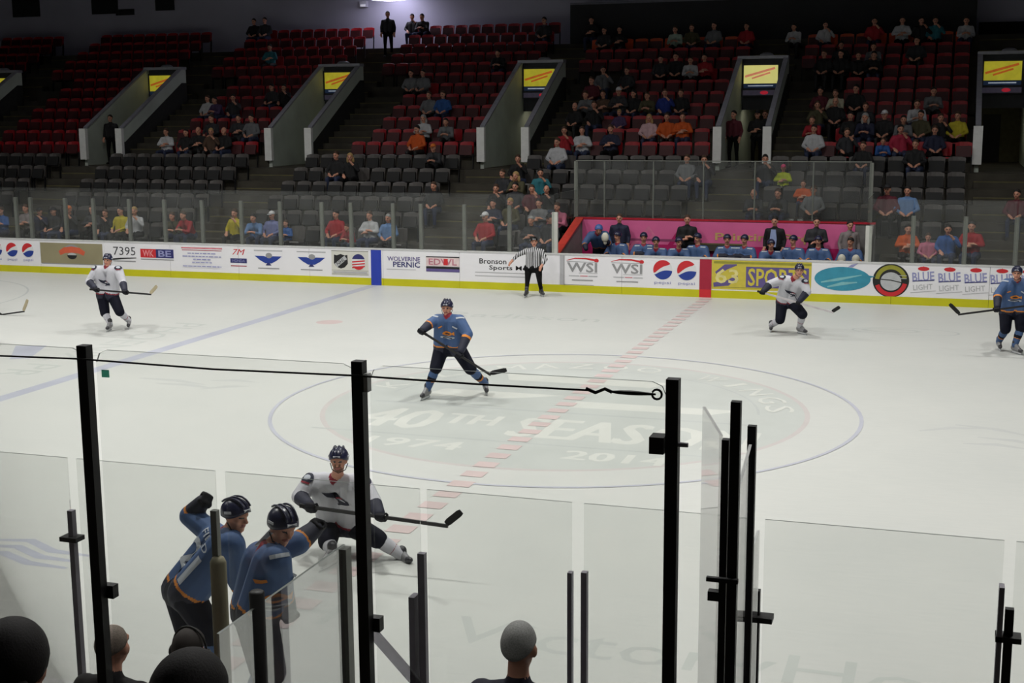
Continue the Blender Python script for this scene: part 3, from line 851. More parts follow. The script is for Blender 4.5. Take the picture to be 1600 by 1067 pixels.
for x in xsB:
    part('post', MB().box((x - (0.05 if x in (-4.1, 3.70) else 0.016), 28.36, 1.745), (x + (0.05 if x in (-4.1, 3.70) else 0.016), 28.44, 3.26)), M_FPOST, bg)
for a, b in zip(xsB[:-1], xsB[1:]):
    pane(bg, (a, 28.35), (b, 28.35), 1.75, 3.27, G_FAR)
part('top_rail', MB().box((-4.1, 28.34, 3.27), (3.7, 28.37, 3.29)), M_FPOST, bg)
pane(bg, (-4.06, 26.1), (-4.06, 28.3), 1.76, 2.5, G_FAR); pane(bg, (3.78, 26.1), (3.78, 28.3), 1.76, 2.5, G_FAR)

# ---- near side: rink glass over the near boards
ng = thing('rink_glass', 'low clear rink glass nearest the camera with short dark posts', 'rink glass', (3, -0.06, BH))
edges = [(-1.1, -0.55), (-0.45, 0.59), (0.66, 1.63), (1.70, 2.94), (2.985, 3.83), (3.90, 4.80), (4.87, 6.035), (6.09, 7.3), (7.36, 8.5)]
for a, b in edges:
    pane(ng, (a, -0.10), (b, -0.10), BH + 0.002, 2.53, G_NEAR)
for x, zt, w, m in ((-0.5, 2.2, 0.022, M_NPOST2), (0.63, 2.21, 0.022, M_NPOST2), (2.965, 2.17, 0.026, M_NPOST2), (3.835, 2.15, 0.016, M_NPOST2), (3.915, 2.16, 0.020, M_NPOST2), (4.84, 2.16, 0.026, M_NPOST), (6.075, 2.2, 0.026, M_NPOST), (7.33, 2.2, 0.035, M_NPOST)):
    part('post', MB().box((x - w * .8, -0.165, BH), (x + w * .8, -0.125, zt)), m, ng)
part('padded_post', MB().tube([(1.665, -0.17, BH), (1.665, -0.17, 1.99), (1.665, -0.17, 2.02)], [0.05, 0.05, 0.035], 10), M_PAD, ng, True)
part('post', MB().box((1.62, -0.16, 2.0), (1.66, -0.12, 2.30)), M_FPOST, ng)
for x, z in ((0.63, 2.02), (6.075, 2.04), (4.87, 2.0)):
    part('clip', MB().box((x - 0.06, -0.20, z), (x + 0.06, -0.11, z + 0.028)), M_NPOST, ng)
part('post', MB().box((2.90, -0.20, BH), (2.935, -0.12, 1.92)), M_NPOST2, ng)
part('post', MB().box((6.02, -0.20, BH), (6.045, -0.13, 2.32)), M_NPOST2, ng)

# tall glass behind the box, with posts, cable and turnbuckle
YT = -1.60
tg = thing('tall_glass_screen', 'tall clear glass screen between the three big black posts', 'glass screen', (3, YT, 1.3))
for a, b in ((-0.9, 0.43), (0.49, 1.845), (1.915, 3.255), (3.325, 4.645)):
    mb = MB(); r = 0.06
    prof = [(a, 1.3), (b, 1.3), (b, 3.53 - r), (b - r * 0.3, 3.53 - r * 0.3), (b - r, 3.53), (a + r, 3.53), (a + r * 0.3, 3.53 - r * 0.3), (a, 3.53 - r)]
    mb.prism(prof, 1, YT + 0.03, YT + 0.042)
    mb.m = [0, 0, 0, 0, 1, 1, 1, 1, 1, 0]
    part('pane', mb, [G_NEAR, G_EDGE], tg)
for x in (0.46, 1.88, 3.29, 4.68):
    po = part('post', MB().box((x - 0.026, YT - 0.03, 1.3), (x + 0.026, YT + 0.022, 3.555)), M_NPOST, tg)
    if x < 4: part('clamp', MB().box((x - 0.02, YT + 0.024, 2.30), (x + 0.055, YT + 0.07, 2.365)), M_NPOST, tg)
part('clamp', MB().box((4.59, YT - 0.04, 3.245), (4.65, YT + 0.04, 3.315)), M_NPOST, tg)
part('bolt', MB().tube([(4.70, YT - 0.01, 3.285), (4.745, YT - 0.01, 3.285)], 0.010), M_NPOST2, tg)
part('clamp', MB().box((3.312, YT - 0.02, 3.42), (3.336, YT + 0.02, 3.50)), mat('pale_clamp', (200, 200, 200), 0.4), tg)
part('sticker', MB().box((1.945, YT + 0.026, 3.40), (1.985, YT + 0.0295, 3.435)), glass_mat('green_sticker', (0.16, 0.38, 0.32), veil=0.02, refl=0.2), tg)
part('brace', MB().bar((3.31, YT + 0.02, 2.30), (3.75, YT + 0.10, 1.78), 0.02, 0.045), glass_mat('pale_strap', (0.52, 0.51, 0.54), veil=0.04, refl=0.2), tg)
part('base_wall', MB().box((-0.9, YT - 0.07, 0.0), (4.72, YT + 0.05, 1.3)), M_DARKW, tg)
cb = thing('steel_cable', 'thin dark steel cable strung along the tall black posts', 'cable', (3, YT - 0.06, 3.48))
pts = [(-0.9, YT - 0.06, 3.485), (0.46, YT - 0.06, 3.495), (1.2, YT - 0.06, 3.487), (1.88, YT - 0.06, 3.50), (2.6, YT - 0.06, 3.49), (3.29, YT - 0.06, 3.50), (3.9, YT - 0.06, 3.495), (4.35, YT - 0.06, 3.498)]
part('wire', MB().tube(pts, 0.0045, 6), M_NPOST, cb)
part('turnbuckle', MB().tube([(4.43, YT - 0.06, 3.498), (4.47, YT - 0.06, 3.498), (4.51, YT - 0.06, 3.498), (4.55, YT - 0.06, 3.498), (4.62, YT - 0.06, 3.498)], [0.004, 0.009, 0.010, 0.009, 0.004], 8), M_NPOST, cb)
part('cable_clip', MB().tube([(4.33, YT - 0.06, 3.505), (4.37, YT - 0.06, 3.490), (4.41, YT - 0.06, 3.508), (4.44, YT - 0.06, 3.496)], 0.0075, 6), M_NPOST, cb)
rg = MB()
ringp = [(4.625 + 0.02 * math.cos(a), YT - 0.06, 3.498 + 0.02 * math.sin(a)) for a in np.linspace(0, 2 * math.pi, 13)]
rg.tube(ringp, 0.005, 6); part('ring', rg, M_NPOST, cb)

# box divider glass and the swung gate at the right end
dv = thing('box_divider', 'low glass divider running from the near rink glass toward the stands', 'glass divider', (2.49, -0.8, 0.45))
pane(dv, (2.49, -1.55), (2.49, -0.16), 0.9, 2.18, G_SIDE, 0.014)
part('post', MB().tube([(2.49, -1.17, 0.45), (2.49, -1.17, 2.25), (2.49, -1.17, 2.26)], [0.04, 0.04, 0.03], 10), M_NPOST, dv, True)
part('end_post', MB().box((2.46, -0.2, BH), (2.52, -0.13, 2.16)), M_FPOST, dv)
part('base_panel', MB().box((2.46, -1.55, 0.45), (2.52, -0.13, 0.9)), M_BWHITE, dv)
gt = thing('glass_gate', 'narrow glass gate swung open beside the black post cluster', 'gate', (4.86, -1.5, 0.45))
pane(gt, (4.86, -1.5), (4.70, -1.0), 0.75, 3.31, G_GATE, 0.014, G_PALE)
part('hinge_post', MB().box((4.87, -1.545, 0.45), (4.90, -1.505, 3.30)), M_NPOST, gt)
part('hinge', MB().box((4.82, -1.52, 2.6), (4.87, -1.48, 2.64)), M_NPOST, gt); part('hinge', MB().box((4.82, -1.52, 1.6), (4.87, -1.48, 1.64)), M_NPOST, gt)
ew = thing('box_end_screen', 'glass end screen of the box with two black posts at right', 'glass divider', (4.93, -1.0, 0.45))
part('post', MB().box((4.91, -1.59, 0.45), (4.95, -1.55, 3.47)), M_NPOST, ew)
part('post', MB().box((4.84, -0.61, 0.45), (4.88, -0.57, 3.14)), M_NPOST, ew)
pane(ew, (4.93, -1.52), (4.86, -0.64), 0.9, 3.06, G_GATE, 0.014, G_PALE)
pane(ew, (4.86, -0.55), (4.85, -0.2), 0.9, 2.5, G_GATE, 0.014, G_PALE)
part('clip', MB().box((4.83, -1.62, 2.72), (4.96, -1.60, 2.738)), M_NPOST, ew)
part('base_panel', MB().prism([(4.80, -0.2), (4.88, -0.2), (4.96, -1.52), (4.88, -1.52)], 2, 0.45, 0.9), M_BWHITE, ew)

# floors on the near side and the lower near tiers
tag(MB().box((-6, YT - 0.9, -0.06), (12, -0.1, 0.45)).build('floor_box', M_CONC), 'raised concrete floor of the officials box', kind='structure')
ns = MB().box((-10, -2.6, -0.06), (16, YT - 0.9, 1.2)).build('floor_near_stand', M_CONC)
tag(ns, 'stepped concrete stand on the camera side', kind='structure')
for k in range(9):
    MB().box((-10, -2.6 - 0.85 * (k + 1), 0), (16, -2.6 - 0.85 * k, 1.53 + 0.36 * k)).build('tier', M_CONC, ns)


# ================================================================== bodies
def cap_mesh(mb, a, b, ra, rb, n=12, k=4):
    a, b = V(a), V(b); d = b - a; L = d.length
    d = d.normalized() if L > 1e-6 else V((0, 0, 1))
    x = d.cross(V((0, 0, 1)))
    if x.length < 1e-3: x = d.cross(V((1, 0, 0)))
    x.normalize(); y = d.cross(x)
    rings = []
    for i in range(k + 1):
        t = math.pi / 2 * i / k
        rings.append((a - d * ra * math.cos(t), max(ra * math.sin(t), 1e-4)))
    for i in range(k + 1):
        t = math.pi / 2 * i / k
        rings.append((b + d * rb * math.sin(t), max(rb * math.cos(t), 1e-4)))
    vs, fs = [], []
    for c, r in rings:
        vs += [c + (x * math.cos(2 * math.pi * j / n) + y * math.sin(2 * math.pi * j / n)) * r for j in range(n)]
    for i in range(len(rings) - 1):
        for j in range(n):
            p, q = i * n + j, i * n + (j + 1) % n
            fs.append((p, q, q + n, p + n))
    mb.add(vs, fs)


def frame(F, U=(0, 0, 1)):
    F = V(F).normalized(); U = V(U); R = F.cross(U).normalized(); U = R.cross(F).normalized()
    return F, R, U


def rot3(F, R, U):
    return Matrix((R, F, U)).transposed()      # columns: local x = R, y = F, z = U


def blob(name, prims, voxel, mats, smooth=2):
    """one continuous skin grown over tapered limbs; every face takes the zone of the limb it covers"""
    mb = MB()
    for p in prims:
        if p[0] == 'c': cap_mesh(mb, p[1], p[2], p[3], p[4])
        else: mb.ell(p[1], p[2], p[3], 14, 10)
    me = bpy.data.meshes.new('raw'); me.from_pydata(mb.v, [], mb.f); me.update()
    o = bpy.data.objects.new('raw', me)
    m = o.modifiers.new('r', 'REMESH'); m.mode = 'VOXEL'; m.voxel_size = voxel; m.use_smooth_shade = True
    if smooth:
        s = o.modifiers.new('s', 'SMOOTH'); s.factor = 0.5; s.iterations = smooth
    out = evaluate(o); out.name = name
    n = len(out.polygons); co = np.empty(n * 3)
    out.polygons.foreach_get('center', co); co = co.reshape(-1, 3)
    best = np.full(n, 1e9); names = list(mats); idx = np.zeros(n, int)
    for p in prims:
        if p[0] == 'c':
            a, b = np.array(p[1]), np.array(p[2]); d = b - a; L2 = max(d @ d, 1e-9)
            t = np.clip((co - a) @ d / L2, 0, 1)
            dist = np.linalg.norm(co - a - t[:, None] * d, axis=1) - (p[3] + (p[4] - p[3]) * t)
            z = p[5]
            if isinstance(z, str): zi = np.full(n, names.index(z))
            else:
                zi = np.full(n, names.index(z[0][1]))
                for t0, zn in z[1:]: zi[t >= t0] = names.index(zn)
        else:
            r = np.array(p[2]); q = co - np.array(p[1])
            if p[3] is not None: q = q @ np.array(p[3])
            dist = (np.linalg.norm(q / r, axis=1) - 1) * r.min(); zi = np.full(n, names.index(p[4]))
        k = dist < best
        best[k] = dist[k]; idx[k] = zi[k]
    out.materials.clear()
    for nm in names: out.materials.append(mats[nm])
    out.polygons.foreach_set('material_index', idx.astype(np.int32)); out.polygons.foreach_set('use_smooth', [True] * n)
    out.update()
    return out


def head_prims(c, F, U=(0, 0, 1), s=1.0, beard=False):
    F, R, U = frame(F, U); c = V(c); M = rot3(F, R, U)
    P = [('e', c + (U * .03 - F * .008) * s, (.077 * s, .096 * s, .098 * s), M, 'skin'),
         ('e', c + (F * .022 - U * .05) * s, (.058 * s, .066 * s, .062 * s), M, 'beard' if beard else 'skin'),
         ('e', c + (F * .064 - U * .092) * s, (.028 * s, .026 * s, .024 * s), M, 'beard' if beard else 'skin'),
         ('c', c + (F * .088 + U * .016) * s, c + (F * .110 - U * .022) * s, .011 * s, .016 * s, 'skin'),
         ('c', c + (F * .080 + U * .036 - R * .035) * s, c + (F * .080 + U * .036 + R * .035) * s, .015 * s, .015 * s, 'skin'),
         ('c', c + (F * .084 - U * .056 - R * .02) * s, c + (F * .084 - U * .056 + R * .02) * s, .010 * s, .010 * s, 'lip')]
    for q in (-1, 1):
        P.append(('e', c + (R * .078 * q - U * .004) * s, (.013 * s, .026 * s, .036 * s), M, 'skin'))
        P.append(('e', c + (F * .083 + R * .033 * q + U * .014) * s, (.013 * s, .012 * s, .009 * s), M, 'eye'))
        P.append(('c', c + (F * .05 + R * .045 * q - U * .02) * s, c + (F * .055 + R * .04 * q - U * .04) * s, .024 * s, .022 * s, 'skin'))
    return P


def shell(c, F, U, rad, front, side, back, thick=0.008, n=24, k=9, bottom_flare=1.0):
    """an open cap over the skull: polar limit (degrees) set for front, side and back"""
    F, R, U = frame(F, U); c = V(c); vs, fs = [], []
    for layer in (0, 1):
        g = 1.0 if layer == 0 else 1 - thick / rad[0]
        for i in range(k + 1):
            for j in range(n):
                az = 2 * math.pi * j / n; cf = math.cos(az)
                lim = side + (front - side) * max(cf, 0) ** 1.5 + (back - side) * max(-cf, 0) ** 1.2
                t = math.radians(lim) * i / k
                fl = bottom_flare if i == k else 1.0
                vs.append(c + R * (rad[0] * g * fl * math.sin(t) * math.sin(az)) + F * (rad[1] * g * fl * math.sin(t) * cf) + U * (rad[2] * g * math.cos(t)))
    m = (k + 1) * n
    for i in range(k):
        for j in range(n):
            a, b = i * n + j, i * n + (j + 1) % n
            fs.append((a, a + n, b + n, b)); fs.append((m + a, m + b, m + b + n, m + a + n))
    for j in range(n):
        a, b = k * n + j, k * n + (j + 1) % n
        fs.append((a, m + a, m + b, b))
    return MB().add(vs, fs)


# cloth and skin
SKIN = mat('skin', (196, 140, 116), 0.55, var=0.06, scale=30); LIP = mat('lip', (150, 84, 78), 0.5)
EYE = mat('eye_dark', (40, 34, 32), 0.4); BEARD = mat('beard', (110, 78, 62), 0.8, scale=60)
J_BLUE = mat('jersey_blue', (60, 87, 130), 0.7, var=0.08, scale=9, bump=0.15); J_NAVY = mat('jersey_navy', (22, 25, 46), 0.7, var=0.12, scale=9, bump=0.15)
J_WHITE = mat('jersey_white', (192, 192, 199), 0.7, var=0.05, scale=9, bump=0.15); J_ORG = mat('jersey_orange', (208, 128, 42), 0.7, var=0.08)
J_RED = mat('jersey_dark_red', (132, 24, 44), 0.7, var=0.08); J_SILV = mat('jersey_silver', (178, 184, 192), 0.6, var=0.06)
PANTS = mat('hockey_pants', (14, 16, 30), 0.8, var=0.15, scale=9, bump=0.15, spec=0.2); GLOVE = mat('glove_dark', (14, 15, 23), 0.7, var=0.15, spec=0.25)
HELM_N = mat('helmet_navy', (34, 36, 62), 0.3, var=0.08); HELM_P = mat('helmet_mark', (196, 198, 206), 0.4)
BOOT = mat('skate_boot', (52, 52, 56), 0.4, var=0.15, scale=14); BOOTG = mat('skate_grey', (128, 128, 130), 0.4, var=0.1)
STEEL = mat('blade_steel', (176, 180, 184), 0.25, metal=0.9); HOLD = mat('blade_holder', (196, 198, 200), 0.45)
STICK_B = mat('stick_black', (24, 23, 26), 0.4, var=0.1); STICK_T = mat('stick_tape', (16, 16, 17), 0.8); STICK_W = mat('stick_tan', (178, 166, 136), 0.5); STICK_L = mat('stick_light', (196, 190, 192), 0.45)
BLUE_TEAM = dict(skin=SKIN, lip=LIP, eye=EYE, beard=BEARD, body=J_BLUE, trim=J_ORG, cuff=J_NAVY, yoke=J_SILV, collar=J_RED, pants=PANTS, sock=J_BLUE, band=J_ORG, band2=PANTS, boot=BOOT)
WHITE_TEAM = dict(skin=SKIN, lip=LIP, eye=EYE, beard=BEARD, body=J_WHITE, trim=J_RED, cuff=J_NAVY, yoke=J_NAVY, collar=J_RED, pants=PANTS, sock=J_WHITE, band=J_RED, band2=J_WHITE, boot=BOOT)


def lerp(a, b, t): return V(a) * (1 - t) + V(b) * t


def hockey_prims(J, F, beard=False, HF=None, sleeve=0.55, white=False):
    """padded player: J maps joint names to points"""
    P = head_prims(J['head'], HF or F, J.get('hup', (0, 0, 1)), 1.0, beard)
    Sx, Px = lerp(J['sa'], J['sb'], .5), lerp(J['ha'], J['hb'], .5)
    Fh, R, U = frame(F)
    up = (Sx - Px).normalized()
    neck = Sx + up * 0.07
    P.append(('c', V(J['head']) - V((0, 0, .06)) - Fh * .015, neck, .056, .062, 'skin'))
    P.append(('c', neck - up * .005, neck - up * .03, .080, .09, 'collar'))
    hem = [(0, 'body'), (.86, 'trim'), (.91, 'cuff')]
    for s, h in (('sa', 'ha'), ('sb', 'hb')):
        P.append(('c', lerp(J[s], Sx, .42) - up * .04, lerp(J[h], Px, .15) + up * .02, .140, .158, hem))
    P.append(('c', lerp(J['sa'], Sx, .05), lerp(J['sb'], Sx, .05), .098, .098, 'body'))
    P.append(('c', Sx + up * .0, neck, .105, .075, 'body'))
    for s in ('sa', 'sb'): P.append(('c', neck - up * .02, lerp(Sx, J[s], .8) + up * .02, .062, .085, 'body'))
    for s, e, w in (('sa', 'ea', 'wa'), ('sb', 'eb', 'wb')):
        P.append(('c', J[s], J[e], .104, .086, [(0, 'body'), (.12, 'body'), (.5, 'body')]))
        wr = lerp(J[e], J[w], 0.80)
        P.append(('c', J[e], wr, .086, .064, [(0, 'body'), (.18, 'trim' if not white else 'cuff'), (.30, 'cuff')]))
    P.append(('c', J['ha'], J['hb'], .138, .138, 'pants'))
    for h, k, a in (('ha', 'ka', 'aa'), ('hb', 'kb', 'ab')):
        P.append(('c', J[h], lerp(J[h], J[k], 1.0), .130, .104, 'pants'))
        P.append(('c', J[k], J[a], .082, .060, [(0, 'sock'), (.42, 'band2'), (.50, 'band'), (.62, 'sock')]))
        P.append(('c', lerp(J[k], J[a], .3), lerp(J[k], J[a], .5), .080, .076, [(0, 'sock'), (.6, 'band2')]))
    return P


def glove(parent, h, elbow, d, mats=None, side=1):
    """padded glove closed on a shaft that runs along d: palm, four bent fingers, thumb, cuff"""
    h, d = V(h), V(d).normalized(); a = (h - V(elbow)).normalized()
    n = (a - d * a.dot(d))
    n = n.normalized() if n.length > 0.15 else d.orthogonal().normalized()
    b = d.cross(n).normalized() * side
    palm = h + b * .034 - n * .008
    P = [('c', palm - d * .034, palm + d * .034, .030, .030, 'glove'), ('c', palm, h - a * .075 + b * .012, .036, .042, 'glove'),
         ('c', h - a * .085, h - a * .17, .054, .068, [(0, 'glove'), (.25, 'trim'), (.5, 'glove')])]
    for i, ln in enumerate((.92, 1.0, .97, .85)):
        o = d * (-.036 + .024 * i)
        P.append(('c', palm + o + n * .018, h + o + n * .044 * ln - b * .006, .0135, .013, 'glove'))
        P.append(('c', h + o + n * .044 * ln - b * .006, h + o + n * .026 * ln - b * .036, .013, .0125, 'glove'))
        P.append(('c', h + o + n * .026 * ln - b * .036, h + o - n * .010 - b * .038 * ln, .0125, .012, 'glove'))
    P.append(('c', palm + d * .05 - n * .02, h + d * .062 - n * .032 - b * .006, .0145, .014, 'glove'))
    P.append(('c', h + d * .062 - n * .032 - b * .006, h + d * .058 - n * .018 - b * .036, .014, .0125, 'glove'))
    me = blob('glove', P, .0085, mats or dict(glove=GLOVE, trim=J_NAVY), 1)
    o = link('glove', me, parent); o.location = -parent.location
    return o


def skate(parent, A, T, grey=True):
    A, T = V(A), V(T); z = V((0, 0, 1))
    fd = (T - A); fd = (fd - z * fd.dot(z))
    fd = fd.normalized() if fd.length > .02 else V((0, -1, 0))
    low = T.z - .075
    heel = A - (A - T).normalized().cross(fd).cross(fd) * 0
    heel = A + V((0, 0, -.072)) - fd * .045
    s = (T - heel).normalized(); n = (A - heel) - s * (A - heel).dot(s); n.normalize()
    L = .27; T = heel + s * L
    P = [('c', A + n * .055, A - s * .0, .054, .05, 'cuff'), ('c', heel + n * .02, A, .045, .048, 'boot'), ('c', heel + n * .005, heel + s * .2, .040, .040, 'boot'),
         ('c', A + s * .03 - n * .0, heel + s * .17 + n * .02, .042, .036, 'boot'), ('c', heel + s * .2, T - s * .03, .041, .032, 'toe')]
    me = blob('skate', P, .010, dict(boot=BOOTG if grey else BOOT, cuff=BOOT, toe=BOOT), 1)
    o = link('skate', me, parent); o.location = -parent.location
    mb = MB().bar(heel - n * .052 + s * .0, heel - n * .052 + s * .24, .026, .03, 1, n)
    mb.bar(heel - n * .074 - s * .03, heel - n * .074 + s * .28, .006, .022, 0, n)
    bl = mb.build('blade', [STEEL, HOLD], o)
    return o


def helmet(parent, c, F, U, m=None, mark=None):
    F, R, U = frame(F, U); c = V(c); m = m or HELM_N
    mb = shell(c + U * .034 - F * .004, F, U, (.102, .122, .108), 74, 108, 112, .012, 26, 10, 1.02)
    o = mb.build('helmet', m, parent, True); o.location = -parent.location
    r = MB()
    for q in (-.045, 0, .045):
        pts = [c + U * (.034 + .111 * math.cos(t)) + F * (.124 * math.sin(t) - .004) + R * q * (1 - .15 * abs(math.sin(t))) for t in np.linspace(-1.0, 0.95, 8)]
        r.tube(pts, .008, 6)
    e = r.build('ridge', m, o, True)
    mk = MB()
    for q in (-1, 1):
        mk.box((-.022, -.004, -.008), (.022, .004, .008))
    vs = []
    k = MB()
    k.bar(c + U * .075 + F * .101 - R * .035, c + U * .075 + F * .101 + R * .035, .012, .016, 0, U)
    k.bar(c + U * .04 + R * .104 - F * .03, c + U * .055 + R * .099 + F * .03, .004, .018, 0, U); k.bar(c + U * .04 - R * .104 - F * .03, c + U * .055 - R * .099 + F * .03, .004, .018, 0, U)
    k.build('mark', mark or HELM_P, o)
    st = MB()
    for q in (-1, 1):
        st.tube([c + R * q * .092 - U * .03, c + R * q * .07 + F * .03 - U * .09, c + F * .06 - U * .118], .005, 5)
    st.build('chin_strap', mat('strap', (30, 30, 34), 0.7), o)
    return o


def decal(parent, me, c, F, U, shapes, lift=.007, name='emblem'):
    """cloth emblem laid on the jersey: shapes = [(vf, material, du, dv, rot)]"""
    F, R, U = frame(F, U); R = -R   # R points to the viewer's right when facing the chest
    tree = BVHTree.FromPolygons([v.co for v in me.vertices], [tuple(p.vertices) for p in me.polygons])
    base = V(parent.location); c = V(c) - base
    mb, mats = MB(), []
    for k, (vf, m, du, dv, rt) in enumerate(shapes):
        v, f = vf
        if m not in mats: mats.append(m)
        cs, sn = math.cos(rt), math.sin(rt); vs = []
        for a, b in v:
            u_, v_ = du + cs * a - sn * b, dv + sn * a + cs * b
            o = c + R * u_ + U * v_ + F * .6
            h = tree.ray_cast(o, -F)
            vs.append((h[0] + F * (lift + k * .002)) if h[0] is not None and h[3] < .62 else c + R * u_ + U * v_ + F * .14)
        mb.add(vs, f, mats.index(m))
    return mb.build(name, mats, parent)


def fine(vf, n=2):
    """cut long faces so that a decal can bend"""
    v, f = vf
    bm = bmesh.new(); vv = [bm.verts.new((a, b, 0)) for a, b in v]
    for q in f:
        try: bm.faces.new([vv[i] for i in q])
        except ValueError: pass
    for _ in range(n):
        bmesh.ops.triangulate(bm, faces=bm.faces[:]); bmesh.ops.subdivide_edges(bm, edges=[e for e in bm.edges if e.calc_length() > .04], cuts=1, use_grid_fill=False)
    bmesh.ops.triangulate(bm, faces=bm.faces[:])
    bm.verts.index_update()
    r = np.array([x.co[:2] for x in bm.verts]), [tuple(x.index for x in q.verts) for q in bm.faces]
    bm.free()
    return r


def stick(label, butt, heel, toe, shaft=None, blade=None, tape=True):
    butt, heel, toe = V(butt), V(heel), V(toe)
    o = thing('hockey_stick', label, 'hockey stick', lerp(butt, heel, .5), 'hockey sticks')
    d = (heel - butt).normalized()
    part('shaft', MB().bar(butt, heel, .024, .034), shaft or STICK_B, o)
    part('grip_tape', MB().bar(butt - d * .01, butt + d * .16, .029, .039), STICK_T, o)
    mb = MB(); b = (toe - heel).normalized(); up = (-d - b * (-d).dot(b)).normalized(); sd = b.cross(up).normalized()
    rings = []
    L = (toe - heel).length
    for i in range(7):
        t = i / 6; c = heel + b * L * t + sd * (.02 * t * t) + up * .03
        hh = .036 if 0 < i < 6 else .026
        rings.append([c + up * hh + sd * .006, c + up * hh - sd * .006, c - up * hh - sd * .006, c - up * hh + sd * .006])
    vs = [q for r in rings for q in r]; fs = [(0, 1, 2, 3), tuple(24 + q for q in (3, 2, 1, 0))]
    for i in range(6):
        for q in range(4):
            a_, b_ = i * 4 + q, i * 4 + (q + 1) % 4
            fs.append((a_, a_ + 4, b_ + 4, b_))
    part('blade', mb.add(vs, fs), blade or STICK_T, o)
    return o


WING = [(-.16, .05), (-.05, .035), (.02, .06), (.13, .03), (.15, -.01), (.06, -.035), (.02, -.075), (-.03, -.03), (-.10, -.005)]


def crest(team):
    if team == 'blue':
        return [(fine(ellipse2d(.085, .035, 14)), J_ORG, -.005, .035, .08), (fine((np.array([(.06, .0), (.12, .035), (.12, -.03)]), [(0, 1, 2)])), J_ORG, 0, .035, .08),
                (fine(stroke2d([(-.12, -.025), (0, -.035), (.12, -.02)], [.02, .045, .02])), J_SILV, 0, 0, 0),
                (fine(ellipse2d(.05, .012, 10)), J_NAVY, 0, .033, .08), (fine(stroke2d([(-.08, -.03), (.08, -.03)], .016)), J_NAVY, 0, 0, 0),
                (fine(stroke2d([(-.035, 0), (.035, .0)], .02)), J_ORG, -.12, .14, .5), (fine(stroke2d([(-.045, 0), (.045, 0)], .022)), J_SILV, .13, .15, -.5)]
    return [(fine((np.array(WING), [tuple(range(len(WING)))])), J_NAVY, 0, 0, -.12), (fine(stroke2d([(-.02, -.01), (.04, .03), (.10, .02)], [.01, .03, .008])), J_WHITE, 0, 0, -.1),
            (fine(stroke2d([(-.06, -.03), (.02, -.045)], [.008, .022])), J_WHITE, 0, 0, 0), (fine(stroke2d([(.0, .0), (.07, -.012)], .014)), J_RED, .0, .03, .3)]


def player(label, team, J, F, HF=None, stick_label=None, st=None, beard=False, gl=True, number=None, group='hockey players on the ice', stickmats=(None, None), hup=(0, 0, 1), emblem=True, shoulder=True, sides=(1, 1), crest_t=.46):
    tm = BLUE_TEAM if team == 'blue' else WHITE_TEAM
    base = V(((J['ta'].x + J['tb'].x) / 2, (J['ta'].y + J['tb'].y) / 2, 0))
    J['hup'] = hup
    me = blob('person', hockey_prims(J, F, beard, HF, white=(team == 'white')), .0125, tm)
    me.transform(Matrix.Translation(-base))
    o = link('person', me, None, base); tag(o, label, 'person', group)
    helmet(o, J['head'], HF or F, hup)
    skate(o, J['aa'], J['ta']); skate(o, J['ab'], J['tb'])
    if st:
        butt, heel, toe = st; d = V(heel) - V(butt)
    else:
        d = None
    gm = dict(glove=GLOVE, trim=(J_ORG if team == 'blue' else J_WHITE))
    for w, e, sd in (('wa', 'ea', sides[0]), ('wb', 'eb', sides[1])):
        dd = d if d is not None else (V(J[w]) - V(J[e])).orthogonal()
        glove(o, J[w], J[e], dd, gm, sd)
    Sx, Px = lerp(J['sa'], J['sb'], .5), lerp(J['ha'], J['hb'], .5); up = (Sx - Px)
    if emblem:
        decal(o, me, lerp(Sx, Px, crest_t), F, up, crest(team))
    if shoulder:
        for s in ('sa', 'sb'):
            c = V(J[s]); out = (c - Sx).normalized()
            if team == 'blue':
                sh = [(fine(stroke2d([(-.07, 0), (.07, 0)], .028)), J_SILV, 0, 0, .0)]
            else:
                sh = [(fine(ellipse2d(.085, .06, 14)), J_NAVY, 0, 0, 0), (fine(ellipse2d(.045, .03, 10)), J_SILV, 0, .005, 0), (fine(stroke2d([(-.05, -.05), (.05, -.06)], .02)), J_RED, 0, 0, 0)]
            Ff = frame(F)[0]
            decal(o, me, c + V((0, 0, .02)), (Ff * .75 + out * .35 + V((0, 0, .55))), (0, 0, 1), sh, .008, 'shoulder_patch')
    if number:
        decal(o, me, lerp(Sx, Px, .40), number[1], up, number[0], .008, 'name_and_number')
    if st:
        stick(stick_label, butt, heel, toe, *stickmats)
    return o


def foot(gx, gy, fdir, lift=0.0):
    """toe and ankle of a skate whose blade meets the ice near a pixel"""
    g = ground(gx, gy); f = V((*fdir, 0)).normalized()
    toe = g + f * .06 + V((0, 0, .083 + lift)); ank = g - f * .13 + V((0, 0, .165 + lift))
    return toe, ank


def joints(y0, **k):
    J = {}
    for n, v in k.items():
        px, py = v[0], v[1]; dy = v[2] if len(v) > 2 else 0
        J[n] = at(px, py, y0 + dy)
    return J


# ---- the skaters
# A: blue player at centre ice
J = joints(13.05, head=(698.5, 481), sa=(684, 500, .02), sb=(718, 501, -.02), ea=(672, 506, -.18), eb=(731, 522, -.10), ha=(690, 544, .08), hb=(716, 545, .05), ka=(681, 575, -.12), kb=(735, 576, .0))
butt, heel, toe = at(654, 515, 12.62), at(767, 586, 12.72), at(793, 580, 12.72)
J['wa'] = lerp(butt, heel, .035); J['wb'] = lerp(butt, heel, .56)
J['ta'], J['aa'] = foot(662, 625, (-.15, -1)); J['tb'], J['ab'] = foot(760, 617, (.5, -1))
player('light blue jerseyed hockey player gliding at center ice, legs wide apart', 'blue', J, (.18, -1, -.12), (.1, -1, -.1), 'black hockey stick held low by the blue player at center ice', (butt, heel, toe))
